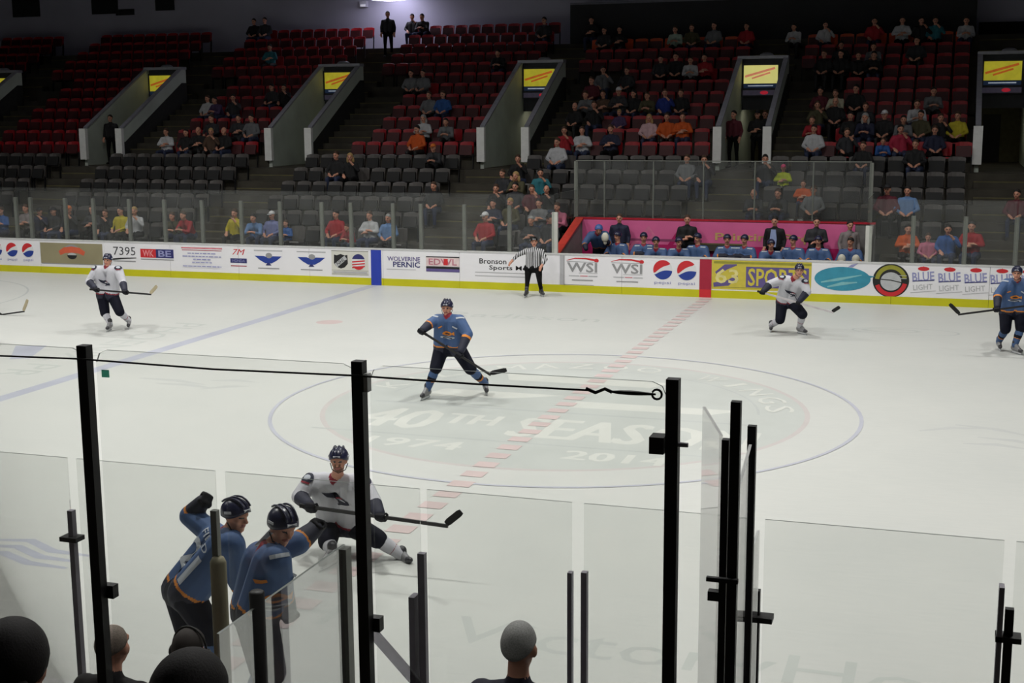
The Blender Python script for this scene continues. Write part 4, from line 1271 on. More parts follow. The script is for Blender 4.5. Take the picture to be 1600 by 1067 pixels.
# B: white player skating by the gold panel
J = joints(21.0, head=(1249, 422.5, -.28), sa=(1224, 437, -.10), sb=(1256, 442, -.18), ea=(1203, 444, -.22), eb=(1261, 456, -.30), ha=(1222, 472, .18), hb=(1238, 473, .16), ka=(1219, 499, -.02), kb=(1254, 491, -.25))
butt, heel, toe = at(1184, 455, 20.6), at(1302, 488.5, 20.55), at(1314, 480.5, 20.5)
J['wa'] = lerp(butt, heel, .06); J['wb'] = lerp(butt, heel, .54)
J['ta'], J['aa'] = foot(1205, 520, (-.1, -1), .02); J['tb'], J['ab'] = foot(1256, 523, (.75, -.65))
J['aa'] = at(1205, 508, 21.2)
player('white jerseyed hockey player striding before the gold and purple advert', 'white', J, (.22, -1, -.25), (.15, -1, -.1), 'pale shafted hockey stick of the white player before the gold advert', (butt, heel, toe), stickmats=(STICK_L, STICK_T))
# C: blue player at the right edge
J = joints(20.0, head=(1589, 427, -.15), sa=(1573, 443), sb=(1606, 443), ea=(1559, 461, -.10), eb=(1617, 463, -.08), ha=(1572, 489, .12), hb=(1595, 489, .12), ka=(1571, 514, -.12), kb=(1595, 512, -.12))
butt, heel, toe = at(1640, 473, 19.62), at(1497, 491.5, 19.5), at(1482, 477, 19.45)
J['wa'] = lerp(butt, heel, .57); J['wb'] = lerp(butt, heel, .12)
J['ta'], J['aa'] = foot(1562, 548, (.15, -1)); J['tb'], J['ab'] = foot(1592, 554, (.6, -.8))
player('light blue jerseyed hockey player cut by the right picture edge', 'blue', J, (-.1, -1, -.15), (-.1, -1, -.05), 'black hockey stick pointing at the boards from the right picture edge', (butt, heel, toe), sides=(-1, -1))
# D: white player on the left
J = joints(17.5, head=(168.5, 407), sa=(151, 422), sb=(185, 422), ea=(139, 440, -.12), eb=(192, 442, -.12), ha=(160, 462, .06), hb=(176, 462, .06), ka=(164, 489, -.05), kb=(187, 487, -.05))
butt, heel, toe = at(141, 452, 17.10), at(236, 460, 17.0), at(247.5, 448, 17.0)
J['wa'] = lerp(butt, heel, .10); J['wb'] = lerp(butt, heel, .58)
J['ta'], J['aa'] = foot(169, 518, (.25, -1)); J['tb'], J['ab'] = foot(201, 514, (.5, -.9))
player('white jerseyed hockey player upright near the left blue line', 'white', J, (.15, -1, -.05), None, 'hockey stick of the white player near the left blue line', (butt, heel, toe), stickmats=(STICK_B, STICK_W))
# E: player beyond the left edge; glove and stick reach into the picture
dx, dyy = -201, 34
sh_ = lambda a, b: (a + dx, b + dyy)
J = joints(19.0, head=sh_(166, 408), sa=sh_(149, 424), sb=sh_(183, 424), ea=(*sh_(137, 441), -.12), eb=(*sh_(190, 446), -.12), ha=(*sh_(158, 464), .06), hb=(*sh_(174, 464), .06), ka=(*sh_(160, 488), -.05), kb=(*sh_(183, 487), -.05))
butt, heel, toe = at(-58, 500, 18.62), at(38, 486.5, 18.6), at(45.5, 469, 18.6)
J['wa'] = lerp(butt, heel, .10); J['wb'] = lerp(butt, heel, .585)
J['ta'], J['aa'] = foot(-40, 544, (.25, -1)); J['tb'], J['ab'] = foot(-8, 541, (.5, -.9))
player('hockey player just outside the left edge, only a dark glove showing', 'white', J, (.3, -1, -.05), None, 'hockey stick reaching in from the left picture edge', (butt, heel, toe), stickmats=(STICK_B, STICK_W))
# G: white player by the near glass
J = joints(5.35, head=(529.5, 719, -.20), sa=(488, 752, -.02), sb=(566, 756, -.06), ea=(468, 776, -.15), eb=(584, 785, -.2), ha=(517, 819, .22), hb=(549, 820, .2), ka=(512, 846, -.16), kb=(590, 842, .05))
butt, heel, toe = at(470, 790, 4.95), at(700, 822, 5.0), at(725, 802, 5.0)
J['wa'] = lerp(butt, heel, .07); J['wb'] = lerp(butt, heel, .55)
J['tb'], J['ab'] = foot(643, 884, (.8, -.4)); J['ta'], J['aa'] = foot(508, 890, (-.2, -1))
J['ab'] = at(629, 868, 5.5)
player('bearded white jerseyed hockey player reaching his stick out behind the near glass', 'white', J, (.28, -1, -.25), (.25, -1, -.12), 'dark hockey stick of the bearded white player near the glass', (butt, heel, toe), beard=True, stickmats=(STICK_B, STICK_T), crest_t=.26)
# H: blue player bending forward, back to us, arm raised
J = joints(1.75, head=(368, 806, .0), sa=(338, 838, .16), sb=(362, 850, -.12), ea=(297, 806, .25), eb=(372, 905, -.05), wa=(321, 780, .25), wb=(392, 950, .05), ha=(280, 922, .10), hb=(292, 930, -.14), ka=(300, 1004, .12), kb=(330, 990, -.12))
J['ta'], J['aa'] = foot(318, 1102, (.95, .1)); J['tb'], J['ab'] = foot(352, 1125, (.95, -.1))
num = [(fine(text2d('FIELD', .055, .30, .01)), J_SILV, 0, .17, 0), (fine(text2d('21', .27, .34, .02)), J_SILV, 0, -.03, 0)]
player('blue player bending forward by the near glass, one arm raised, back turned', 'blue', J, (.9, .1, -.5), (.95, -.15, -.15), emblem=False, shoulder=False, number=(num, (-.45, -.75, .5)), hup=(.25, 0, 1))
# I: blue player in front of him, arm out to the right
J = joints(0.85, head=(441, 822, .0), sa=(405, 868, .14), sb=(432, 875, -.14), ea=(466, 848, .28), eb=(440, 925, -.05), wa=(497, 822, .45), wb=(452, 960, .12), ha=(392, 957, .12), hb=(404, 962, -.12), ka=(412, 1045, .15), kb=(424, 1050, -.12))
J['ta'], J['aa'] = foot(412, 1150, (.9, -.1)); J['tb'], J['ab'] = foot(440, 1165, (.9, -.3))
player('blue player beside the glass divider, head down, arm stretched to the right', 'blue', J, (.72, -.62, -.2), (.8, -.5, -.35), hup=(.3, -.1, 1))
# referee
REF = mat('referee_stripes', (196, 196, 198), 0.7)
nt = REF.node_tree; b_ = nt.nodes['Principled BSDF']; wv = nt.nodes.new('ShaderNodeTexWave'); wv.bands_direction = 'X'; wv.inputs['Scale'].default_value = 6.2
tcn = nt.nodes.new('ShaderNodeTexCoord'); nt.links.new(tcn.outputs['Object'], wv.inputs['Vector'])
rp_ = nt.nodes.new('ShaderNodeValToRGB'); rp_.color_ramp.interpolation = 'CONSTANT'; rp_.color_ramp.elements[0].color = (.02, .02, .022, 1); rp_.color_ramp.elements[1].color = (.6, .6, .62, 1); rp_.color_ramp.elements[1].position = .5
nt.links.new(wv.outputs['Fac'], rp_.inputs['Fac']); nt.links.new(rp_.outputs['Color'], b_.inputs['Base Color'])
BLK = mat('black_trousers', (12, 12, 14), 0.85, var=0.15, spec=0.2)
J = joints(25.0, head=(834.5, 378), sa=(822.5, 392), sb=(846.5, 393), ea=(808, 399, -.1), eb=(852.5, 405, -.1), wa=(799, 409, -.25), wb=(846, 416, -.25), ha=(826, 419), hb=(841, 419), ka=(824, 439, -.1), kb=(843, 439, -.1))
J['ta'], J['aa'] = foot(821, 465, (.05, -1)); J['tb'], J['ab'] = foot(848, 463.5, (.6, -.8))


def plain_prims(J, F, HF=None, bulk=1.0, short=False, hands=True):
    P = head_prims(J['head'], HF or F, J.get('hup', (0, 0, 1)))
    Sx, Px = lerp(J['sa'], J['sb'], .5), lerp(J['ha'], J['hb'], .5); up = (Sx - Px).normalized(); Fh = frame(F)[0]
    neck = Sx + up * .06
    P.append(('c', V(J['head']) - V((0, 0, .06)) - Fh * .015, neck, .052, .058, 'skin'))
    P.append(('c', Sx + up * .0, neck + up * .022, .085, .066, 'top'))
    for s in ('sa', 'sb'): P.append(('c', neck - up * .01, lerp(Sx, J[s], .75) + up * .012, .052, .060, 'top'))
    for s, h in (('sa', 'ha'), ('sb', 'hb')):
        P.append(('c', lerp(J[s], Sx, .50) - up * .05, lerp(J[h], Px, .3) + up * .03, .100 * bulk, .112 * bulk, 'top'))
    P.append(('c', J['sa'], J['sb'], .068, .068, 'top'))
    for s, e, w in (('sa', 'ea', 'wa'), ('sb', 'eb', 'wb')):
        P.append(('c', J[s], J[e], .066 * bulk, .052, 'top'))
        P.append(('c', J[e], lerp(J[e], J[w], .9), .051, .036, [(0, 'top'), (.85, 'skin')] if not short else 'skin'))
        d = (V(J[w]) - V(J[e])).normalized(); sd = d.cross(V((0, 0, 1)))
        sd = sd.normalized() if sd.length > .1 else V((1, 0, 0)); nn = sd.cross(d).normalized()
        c = V(J[w])
        P.append(('c', c - d * .01, c + d * .05, .032, .036, 'skin'))
        if hands:
            for q, ln in ((-.027, .07), (-.009, .08), (.009, .078), (.027, .062)):
                P.append(('c', c + d * .05 + sd * q, c + d * (.05 + ln * .55) + sd * q * 1.15 - nn * .008, .0125, .0115, 'skin'))
                P.append(('c', c + d * (.05 + ln * .55) + sd * q * 1.15 - nn * .008, c + d * (.05 + ln) + sd * q * 1.2 - nn * .03, .0115, .0105, 'skin'))
            P.append(('c', c + d * .0 + sd * .034, c + d * .045 + sd * .062 - nn * .012, .0145, .012, 'skin'))
    P.append(('c', J['ha'], J['hb'], .112 * bulk, .112 * bulk, 'legs'))
    for h, k, a, t in (('ha', 'ka', 'aa', 'ta'), ('hb', 'kb', 'ab', 'tb')):
        P.append(('c', J[h], J[k], .092 * bulk, .064, 'legs')); P.append(('c', J[k], J[a], .062, .046, 'legs'))
        if t in J:
            P.append(('c', V(J[a]) - V((0, 0, .035)), J[t], .045, .038, 'shoe'))
    return P


Jr = dict(J); tr_a, tr_b = Jr.pop('ta'), Jr.pop('tb')
base = V(((tr_a.x + tr_b.x) / 2, (tr_a.y + tr_b.y) / 2, 0))
me = blob('person', plain_prims(Jr, (.15, -1, 0), (.35, -1, 0), 1.12), .0115, dict(skin=SKIN, lip=LIP, eye=EYE, beard=BEARD, top=REF, legs=BLK, shoe=BLK))
me.transform(Matrix.Translation(-base))
ref = link('person', me, None, base); tag(ref, 'linesman in black and white striped shirt standing at the far boards', 'person')
helmet(ref, J['head'], (.35, -1, 0), (0, 0, 1), mat('helmet_black', (14, 14, 15), 0.3)); skate(ref, J['aa'], tr_a, False); skate(ref, J['ab'], tr_b, False)


# ================================================================== crowd
PAL = {'white': (205, 206, 210), 'dark grey': (48, 49, 54), 'black': (20, 20, 23), 'grey': (120, 122, 126), 'navy': (32, 37, 66), 'red': (176, 26, 40), 'maroon': (96, 22, 40),
       'royal blue': (32, 56, 150), 'light blue': (106, 144, 196), 'teal': (44, 124, 136), 'orange': (220, 92, 22), 'yellow': (208, 192, 44), 'pale pink': (226, 186, 192),
       'crimson': (178, 32, 66), 'olive': (80, 76, 50), 'brown': (90, 66, 50), 'purple': (84, 64, 106), 'lavender blue': (126, 134, 186), 'neon yellow': (200, 216, 40),
       'cream': (206, 200, 174), 'pale green': (172, 194, 176), 'blue': (44, 96, 170), 'pink': (214, 120, 150), 'striped': (150, 140, 140)}
HAIR = {'dark': (26, 22, 20), 'brown': (70, 50, 36), 'grey': (150, 150, 148), 'blond': (170, 140, 90), 'white cap': (210, 210, 212), 'dark cap': (24, 24, 28), 'pink cap': (220, 70, 120), 'orange cap': (205, 110, 40), 'red cap': (170, 30, 40), 'bald': None}
JEANS = mat('jeans', (40, 50, 78), 0.8, var=0.15); SHOE = mat('shoes_dark', (26, 25, 26), 0.6)


def top_mat(c): return mat('cloth_' + c.replace(' ', '_'), tuple(v * .86 for v in PAL[c]), 0.8, var=0.1, scale=12)


def seated(pose, bulk=1.0):
    lean = {0: 0.0, 1: -.20, 2: -.02, 3: -.04}[pose]
    hx = .115
    J = dict(head=V((0, -.20 + lean * 1.35, 1.18 + lean * .45)), sa=V((-.172, -.17 + lean, .94 + lean * .35)), sb=V((.172, -.17 + lean, .94 + lean * .35)),
             ha=V((-hx, -.20, .50)), hb=V((hx, -.20, .50)), ka=V((-.14, -.60, .50)), kb=V((.14, -.60, .50)), aa=V((-.13, -.58, .10)), ab=V((.13, -.58, .10)), ta=V((-.14, -.70, .045)), tb=V((.14, -.70, .045)))
    if pose == 0: J.update(ea=V((-.28, -.26, .72)), eb=V((.28, -.26, .72)), wa=V((-.10, -.50, .63)), wb=V((.10, -.50, .63)))
    if pose == 1: J.update(ea=V((-.23, -.54, .64)), eb=V((.23, -.54, .64)), wa=V((-.07, -.68, .70)), wb=V((.07, -.68, .70)))
    if pose == 2: J.update(ea=V((-.28, -.28, .75)), eb=V((.28, -.28, .75)), wa=V((.04, -.37, .78)), wb=V((-.04, -.38, .72)))
    if pose == 3: J.update(ea=V((-.28, -.26, .72)), eb=V((.30, -.36, .77)), wa=V((-.12, -.48, .62)), wb=V((.13, -.43, .98)))
    return J


def standing(pose):
    J = dict(head=V((0, -.02, 1.60)), sa=V((-.19, 0, 1.355)), sb=V((.19, 0, 1.355)), ha=V((-.10, 0, .92)), hb=V((.10, 0, .92)), ka=V((-.12, -.03, .50)), kb=V((.12, -.02, .50)),
             aa=V((-.13, .02, .10)), ab=V((.13, .02, .10)), ta=V((-.15, -.14, .045)), tb=V((.15, -.14, .045)))
    if pose == 0: J.update(ea=V((-.26, .03, 1.12)), eb=V((.26, .03, 1.12)), wa=V((-.25, -.08, .88)), wb=V((.25, -.08, .88)))
    if pose == 1: J.update(ea=V((-.26, -.02, 1.13)), eb=V((.26, -.02, 1.13)), wa=V((.05, -.20, 1.17)), wb=V((-.05, -.22, 1.10)))
    return J


POSE = {}
DUM = dict(skin=SKIN, lip=LIP, eye=EYE, beard=BEARD, top=top_mat('black'), legs=JEANS, shoe=SHOE)
for k in range(4):
    J = seated(k); POSE['sit', k] = (blob('person', plain_prims(J, (0, -1, 0), (.12 * (k - 1.5), -1, -.08), 1.12), .0165, DUM), J['head'], V((.12 * (k - 1.5), -1, -.08)))
for k in range(2):
    J = standing(k); POSE['stand', k] = (blob('person', plain_prims(J, (0, -1, 0), None, 1.05), .0165, DUM), J['head'], V((0, -1, 0)))
TOPSLOT, LEGSLOT, SHOESLOT = list(DUM).index('top'), list(DUM).index('legs'), list(DUM).index('shoe')
HEADWEAR = {}
for key, (me, hc, hf) in POSE.items():
    F, R, U = frame(hf)
    HEADWEAR[key, 'short'] = shell(hc + U * .034 - F * .012, F, U, (.086, .106, .107), 62, 92, 118, .008, 18, 7).mesh('hair', SKIN, True)
    lg = shell(hc + U * .030 - F * .016, F, U, (.094, .112, .112), 60, 104, 128, .010, 18, 8)
    lg.tube([hc + R * .075 - F * .03 + U * .0, hc + R * .08 - F * .04 - U * .12, hc + R * .07 - F * .05 - U * .2], [.04, .045, .02], 8)
    lg.tube([hc - R * .075 - F * .03 + U * .0, hc - R * .08 - F * .04 - U * .12, hc - R * .07 - F * .05 - U * .2], [.04, .045, .02], 8)
    lg.ell(hc - F * .06 - U * .09, (.085, .05, .12), rot3(F, R, U), 10, 8)
    HEADWEAR[key, 'long'] = lg.mesh('hair', SKIN, True)
    cp = shell(hc + U * .036 - F * .006, F, U, (.090, .110, .106), 76, 88, 100, .008, 18, 7)
    br = [(hc + U * .045 + F * (.09 + .085 * math.sin(a)) + R * .075 * math.cos(a)) for a in np.linspace(0, math.pi, 9)]
    cp.add([p + U * .006 for p in br] + [p - U * .004 for p in br], [tuple(range(9)), tuple(range(17, 8, -1))] + [(i, i + 1, i + 10, i + 9) for i in range(8)])
    HEADWEAR[key, 'cap'] = cp.mesh('cap', SKIN, True)
PEOPLE = []


def crowd_person(kind, pose, loc, top, hair, legs=None, scale=1.0, rz=0.0, long=False, label=None, group=None):
    me, hc, hf = POSE[kind, pose]
    o = link('person', me, None, loc, rz); o.scale = (scale,) * 3
    for s in o.material_slots: s.link = 'OBJECT'
    for q, (nm, m) in enumerate(DUM.items()): o.material_slots[q].material = m
    o.material_slots[TOPSLOT].material = top_mat(top) if isinstance(top, str) else top
    if legs: o.material_slots[LEGSLOT].material = legs
    col = HAIR.get(hair, HAIR['dark'])
    if col is not None:
        st = 'cap' if 'cap' in hair else ('long' if long else 'short')
        h = link('cap' if st == 'cap' else 'hair', HEADWEAR[(kind, pose), st], o)
        h.material_slots[0].link = 'OBJECT'; h.material_slots[0].material = mat('hair_' + hair.replace(' ', '_'), col, 0.75, var=0.2, scale=40)
    tag(o, label, 'person', group)
    return o


# head pixel, top colour, hair; 's' long hair, 'k' child
FANS = '''
41 338 striped brown|61 340 navy dark cap|84 340 dark grey dark cap|109 344 dark grey orange cap|144 338 dark grey brown|162 335 black brown|183 341 yellow dark|206 337 white blond|2 343 blue brown
274 338 olive brown|295 345 red brown|369 341 yellow brown|399 343 light blue dark|424 340 lavender blue white cap|449 354 blue brown k|525 345 red dark|543 358 red brown k|579 345 white brown|595 348 light blue grey
1387 343 light blue dark|1384 368 maroon dark cap|1417 344 orange dark|1417 382 pink brown k|1475 380 blue dark|1520 373 red dark|1591 312 maroon dark
810 246 black brown|786 276 dark grey brown|813 277 olive blond s|843 276 teal dark|793 295 dark grey dark|777 300 black brown|801 303 maroon brown|833 295 black bald|774 315 olive blond|771 326 navy dark|759 331 red white cap|843 324 grey dark|846 341 dark grey dark cap|831 352 dark grey grey|878 326 pink brown
524 245 black brown|543 244 black blond s|676 280 black brown
323 151 white brown|343 153 purple dark|363 151 dark grey dark|330 185 dark grey brown|371 188 dark grey dark|384 187 grey dark|259 211 white brown|288 208 black dark|308 209 black bald|325 208 brown blond|343 210 black bald
640 112 grey dark|656 112 grey dark|669 147 grey brown|684 144 blue brown|662 183 white grey s|698 186 grey dark|652 204 orange dark|681 220 dark grey orange cap
405 22 dark grey dark|395 35 black dark|421 78 teal dark|643 20 dark grey dark|660 20 dark grey dark|780 75 black dark|441 127 black dark|424 128 dark grey dark|850 30 dark grey dark
941 106 grey dark|980 109 dark grey brown|925 125 maroon brown|919 145 grey brown|899 160 black bald|936 151 brown brown|929 166 black brown|958 154 black dark s|949 142 dark grey white cap|981 152 olive brown|968 173 purple blond k|1004 140 royal blue brown|1028 140 black brown|1013 188 pale pink blond s|1040 185 orange brown|1064 182 orange brown|908 203 white brown|883 205 red brown|955 211 navy brown|870 226 white brown
1073 250 grey brown|1097 255 dark grey brown
924 37 black dark|944 42 dark grey dark|968 39 black dark|1057 41 pale green brown|1077 41 olive brown|1117 46 grey dark|1167 37 red dark|1245 35 white dark|1289 37 white dark|1367 35 red dark|1410 31 white dark|1438 35 black dark|1462 35 teal dark|1509 37 white dark
1031 90 dark grey dark|1055 90 black dark|1077 98 white brown|1099 85 red dark|1313 72 black dark|1366 66 grey dark|1289 90 black brown|1315 87 black dark|1340 90 black brown|1364 90 black dark|1434 72 dark grey dark
1282 143 maroon dark|1311 146 cream brown|1334 148 black dark|1455 146 grey dark|1278 167 olive brown s|1302 161 black bald|1328 173 black dark|1351 169 dark grey brown|1380 172 black white cap|1431 162 white brown|1458 173 yellow brown|1275 182 red brown|1352 184 navy grey s|1401 184 grey dark|1424 185 black brown|1410 176 olive dark
1272 209 white dark|1323 210 dark grey brown|1350 215 black brown|1377 220 blue brown k|1406 211 crimson dark|1431 223 black brown|1459 212 navy brown
1196 256 dark grey dark|1225 268 neon yellow pink cap k|1256 284 orange brown k|1179 306 dark grey bald|1222 306 dark grey brown|1271 308 grey brown
'''
rng = random.Random(11)
recs = []
for line in FANS.strip().splitlines():
    for it in line.split('|'):
        w = it.split(); px, py = float(w[0]), float(w[1]); w = w[2:]
        fl = ''
        if w[-1] in ('s', 'k'): fl = w.pop()
        hair = ' '.join(w[-2:]) if w[-1] == 'cap' else w[-1]
        top = ' '.join(w[:-2]) if w[-1] == 'cap' else ' '.join(w[:-1])
        hh = 1.18 if fl != 'k' else 0.98
        best = None
        for i in range(0, 18):
            q = at(px, py, row_y(i) - .26)
            if i < 2 and -4.4 < q.x < 4.2: continue
            e = abs(q.z - tread(i) - hh)
            if best is None or e < best[0]: best = (e, i, q.x)
        recs.append([best[1], best[2], top, hair, fl])
rows = {}
for r in recs: rows.setdefault(r[0], []).append(r)
for i, rs in rows.items():
    rs.sort(key=lambda r: r[1])
    for a, b in zip(rs[:-1], rs[1:]):
        if b[1] - a[1] < 0.50: b[1] = a[1] + 0.50


def section(x):
    k = sum(1 for t in TUN if x > t) - 1
    return f'between {ORD[k]} and {ORD[k + 1]} tunnels' if 0 <= k < len(TUN) - 1 else ('before the first tunnel' if k < 0 else 'past the sixth tunnel')


def row_name(i):
    return f'{ORD[i]} grey row' if i < 6 else f'{ORD[i - 6]} red row'


def split_labels(items):
    """items: (object, base label, x); look-alikes get their place in the row"""
    d = {}
    for o, l, x in items: d.setdefault(l, []).append((x, o))
    for l, v in d.items():
        if len(v) == 1: v[0][1]['label'] = l
        else:
            v.sort(key=lambda q: q[0])
            for k, (x, o) in enumerate(v): o['label'] = l + f', {ORD[k]} from left'


occupied = {}
items = []
for i, x, top, hair, fl in recs:
    pose = rng.choice((0, 0, 1, 2, 3)); sc = .80 if fl == 'k' else rng.uniform(.96, 1.05)
    o = crowd_person('sit', pose, (x, row_y(i) + (-.03 if fl != 'k' else -.12), tread(i)), top, hair, rng.choice((None, BLK, None, SHOE)), sc, rng.uniform(-.18, .18), fl == 's', group='spectators in the far stand')
    occupied.setdefault(i, []).append(x)
    who = 'child' if fl == 'k' else 'spectator'
    items.append((o, f'{who} in {top} top, {row_name(i)}, {section(x)}', x))
split_labels(items)

# people standing in the tunnels and on the stairs
for px, py, y, top, hair, lab, z in ((173, 196, 33.6, 'black', 'dark', 'person in black standing at the mouth of the second tunnel', tz + .02),
                                     (1147, 177, 33.9, 'maroon', 'dark', 'person in maroon jacket standing inside the fifth tunnel', tz + .02),
                                     (1184, 178, 34.2, 'black', 'dark cap', 'person in black with cap standing inside the fifth tunnel', tz + .02),
                                     (1196, 174, 35.0, 'dark grey', 'brown', 'person in dark grey half hidden inside the fifth tunnel', tz + .02)):
    q = at(px, py, y)
    crowd_person('stand', 1 if 'cap' in hair else 0, (q.x, y, z), top, hair, BLK, 1.0, rng.uniform(-.4, .4), label=lab, group='people standing in the tunnels')
q = at(610, 22, row_y(16)); crowd_person('stand', 0, (TUN[2] + 0.1, row_y(16) - .3, tread(16)), 'dark grey', 'dark', BLK, 1.0, .3, label='person in dark grey standing high on the stairs above third tunnel')

# ---- bench players, seated in a row behind the far boards
def bench_mesh(k):
    J = seated((0, 1, 2)[k]); 
    J['head'] = J['head'] + V((0, .02, .02)); J['hup'] = (0, 0, 1)
    for q in ('sa', 'sb'): J[q] = V((J[q].x * 1.12, J[q].y, J[q].z - .025))
    hf = V(((-.35, .3, .0)[k], -1, -.1))
    me = blob('person', hockey_prims(J, (0, -1, 0), False, hf), .0165, BLUE_TEAM)
    return me, J, hf


BENCH = [bench_mesh(k) for k in range(3)]
HELMS = []
for me, J, hf in BENCH:
    HELMS.append(shell(J['head'] + V((0, 0, .034)), hf, (0, 0, 1), (.102, .122, .108), 74, 108, 112, .012, 20, 8, 1.02).mesh('helmet', HELM_N, True))
stripe = MB()
for s in (-1, 1): stripe.bar((s * .10, -.25, 1.045), (s * .22, -.245, 1.01), .05, .02)
bench_px = [967, 1004, 1028, 1057, 1091, 1134, 1166, 1204, 1242, 1277]
for k, px in enumerate(bench_px):
    v = (k * 2 + k // 3) % 3; me, J, hf = BENCH[v]
    x = at(px, 376, 27.1).x
    o = link('person', me, None, (x, 27.30, .16), (-.22, .15, 0, .25, -.1, .18, -.2, .1)[k % 8])
    tag(o, f'blue jerseyed player sitting on the far bench, {ORD[k]} from left', 'person', 'blue players on the bench')
    h = link('helmet', HELMS[v], o)
    sh = [(fine(stroke2d([(-.065, 0), (.065, 0)], .034)), J_SILV, 0, 0, 0)]
    for s in ('sa', 'sb'):
        if k < 3:
            d_ = decal(o, me, V(o.location) + V(J[s]) * .85 + V((0, -.02, .16)), (0, -1, .5), (0, 0, 1), sh, .008, 'shoulder_patch')
            BENCH[v][1].setdefault('patch', []).append(d_.data)
        else:
            ps = BENCH[v][1].get('patch')
            if ps: link('shoulder_patch', ps[0 if s == 'sa' else 1], o)
    link('hockey_number', None, None) if False else None
# goalies
CREAMPAD = mat('goalie_cream', (206, 202, 186), 0.6, var=0.06)
for px, y, zf, kind, lab in ((939, 27.35, .16, 'bent', 'goalie in blue bending over at the left end of the bench'), (1330, 27.30, .16, 'sit', 'bareheaded goalie in blue with cream pads at right end of bench')):
    x = at(px, 376, y).x
    if kind == 'sit':
        me, J, hf = BENCH[0]
        g = link('person', me, None, (x, y, zf)); tag(g, lab, 'person', 'blue players on the bench')
        h = link('hair', HEADWEAR[('sit', 0), 'short'], g); h.material_slots[0].link = 'OBJECT'; h.material_slots[0].material = MATS['hair_dark']
        for s in (-1, 1):
            MB().ell((s * .17, -.60, .80), (.10, .07, .13), None, 12, 8).ell((s * .17, -.64, .62), (.11, .06, .2), None, 12, 8).build('leg_pad', CREAMPAD, g, True)
    else:
        J = standing(0)
        J.update(head=V((.05, -.42, 1.38)), sa=V((-.2, -.28, 1.22)), sb=V((.2, -.30, 1.24)), ea=V((-.34, -.40, 1.0)), eb=V((.33, -.42, 1.02)), wa=V((-.25, -.55, .85)), wb=V((.25, -.60, 1.12)), hup=(0, -.2, 1))
        me = blob('person', hockey_prims(J, (0, -.8, -.5), False, (.2, -1, -.4)), .0165, BLUE_TEAM)
        g = link('person', me, None, (x, y, zf)); tag(g, lab, 'person', 'blue players on the bench')
        helmet_o = shell(J['head'] + V((0, 0, .03)), (.2, -1, -.4), (0, 0, 1), (.108, .128, .115), 70, 112, 116, .012, 20, 8).build('helmet', mat('helmet_blue', (70, 100, 160), 0.4), g, True)
        MB().ell((.27, -.62, 1.20), (.10, .07, .13), None, 12, 8).ell((.27, -.60, 1.08), (.05, .05, .08), None, 10, 6).build('catching_glove', CREAMPAD, g, True)
        mk = thing('goalie_mask', 'cream goalie mask lying on the bench ledge at its left end', 'mask', (at(906, 385, 27.2).x, 27.15, .57))
        c = V(mk.location) + V((0, 0, .14))
        part('shell', shell(c, (0, -1, 0), (0, 0, 1), (.12, .14, .15), 100, 125, 120, .012, 18, 9), CREAMPAD, mk, True)
        part('cage', MB().tube([c + V((-.09, -.10, -.02)), c + V((0, -.16, -.03)), c + V((.09, -.10, -.02))], .006, 6).tube([c + V((-.09, -.10, -.07)), c + V((0, -.16, -.08)), c + V((.09, -.10, -.07))], .006, 6), STEEL, mk)
# coaches behind them
for px, top, hair, pose, lab in ((968, 'navy', 'brown', 0, 'trainer in dark navy jacket behind the left part of the bench'), (1074, 'black', 'brown', 1, 'man in black jacket standing behind the middle of the bench'),
                                 (1211, 'black', 'dark', 0, 'coach in dark suit with pale blue shirt behind the bench'), (1276, 'dark grey', 'dark', 1, 'man in dark jacket standing behind the right part of bench')):
    q = at(px, 345, 27.95)
    o = crowd_person('stand', pose, (q.x, 27.95, .16), top, hair, BLK, 1.0, rng.uniform(-.3, .3), label=lab, group='staff behind the bench')
    if 'suit' in lab:
        MB().prism([(-.06, 1.40), (.06, 1.40), (.09, 1.15), (.07, .95), (-.07, .95), (-.09, 1.15)], 1, -.155, -.12).build('shirt_front', mat('pale_blue_shirt', (150, 166, 206), 0.8), o)
q = at(1328, 350, 27.95)
crowd_person('stand', 0, (q.x, 27.95, .16), 'striped', 'dark', BLK, .96, .4, label='person in pale striped shirt behind the right end of the bench', group='staff behind the bench')

# ---- seats
M_SRED2 = mat('seat_red', (158, 18, 30), 0.5, var=0.12, scale=3); M_SORG = mat('seat_orange', (196, 74, 30), 0.45, var=0.1, scale=3)
M_SGREY = mat('seat_grey', (80, 76, 74), 0.4, var=0.12, scale=3); M_SREDP = mat('seat_red_pan_shade', (66, 10, 16), 0.6, var=0.15); M_SBLK = mat('seat_underside', (16, 16, 17), 0.7); M_SLEG = mat('seat_bracket', (34, 34, 36), 0.5, metal=0.4)  # red pan is the seat red darkened, shade below the backs painted in


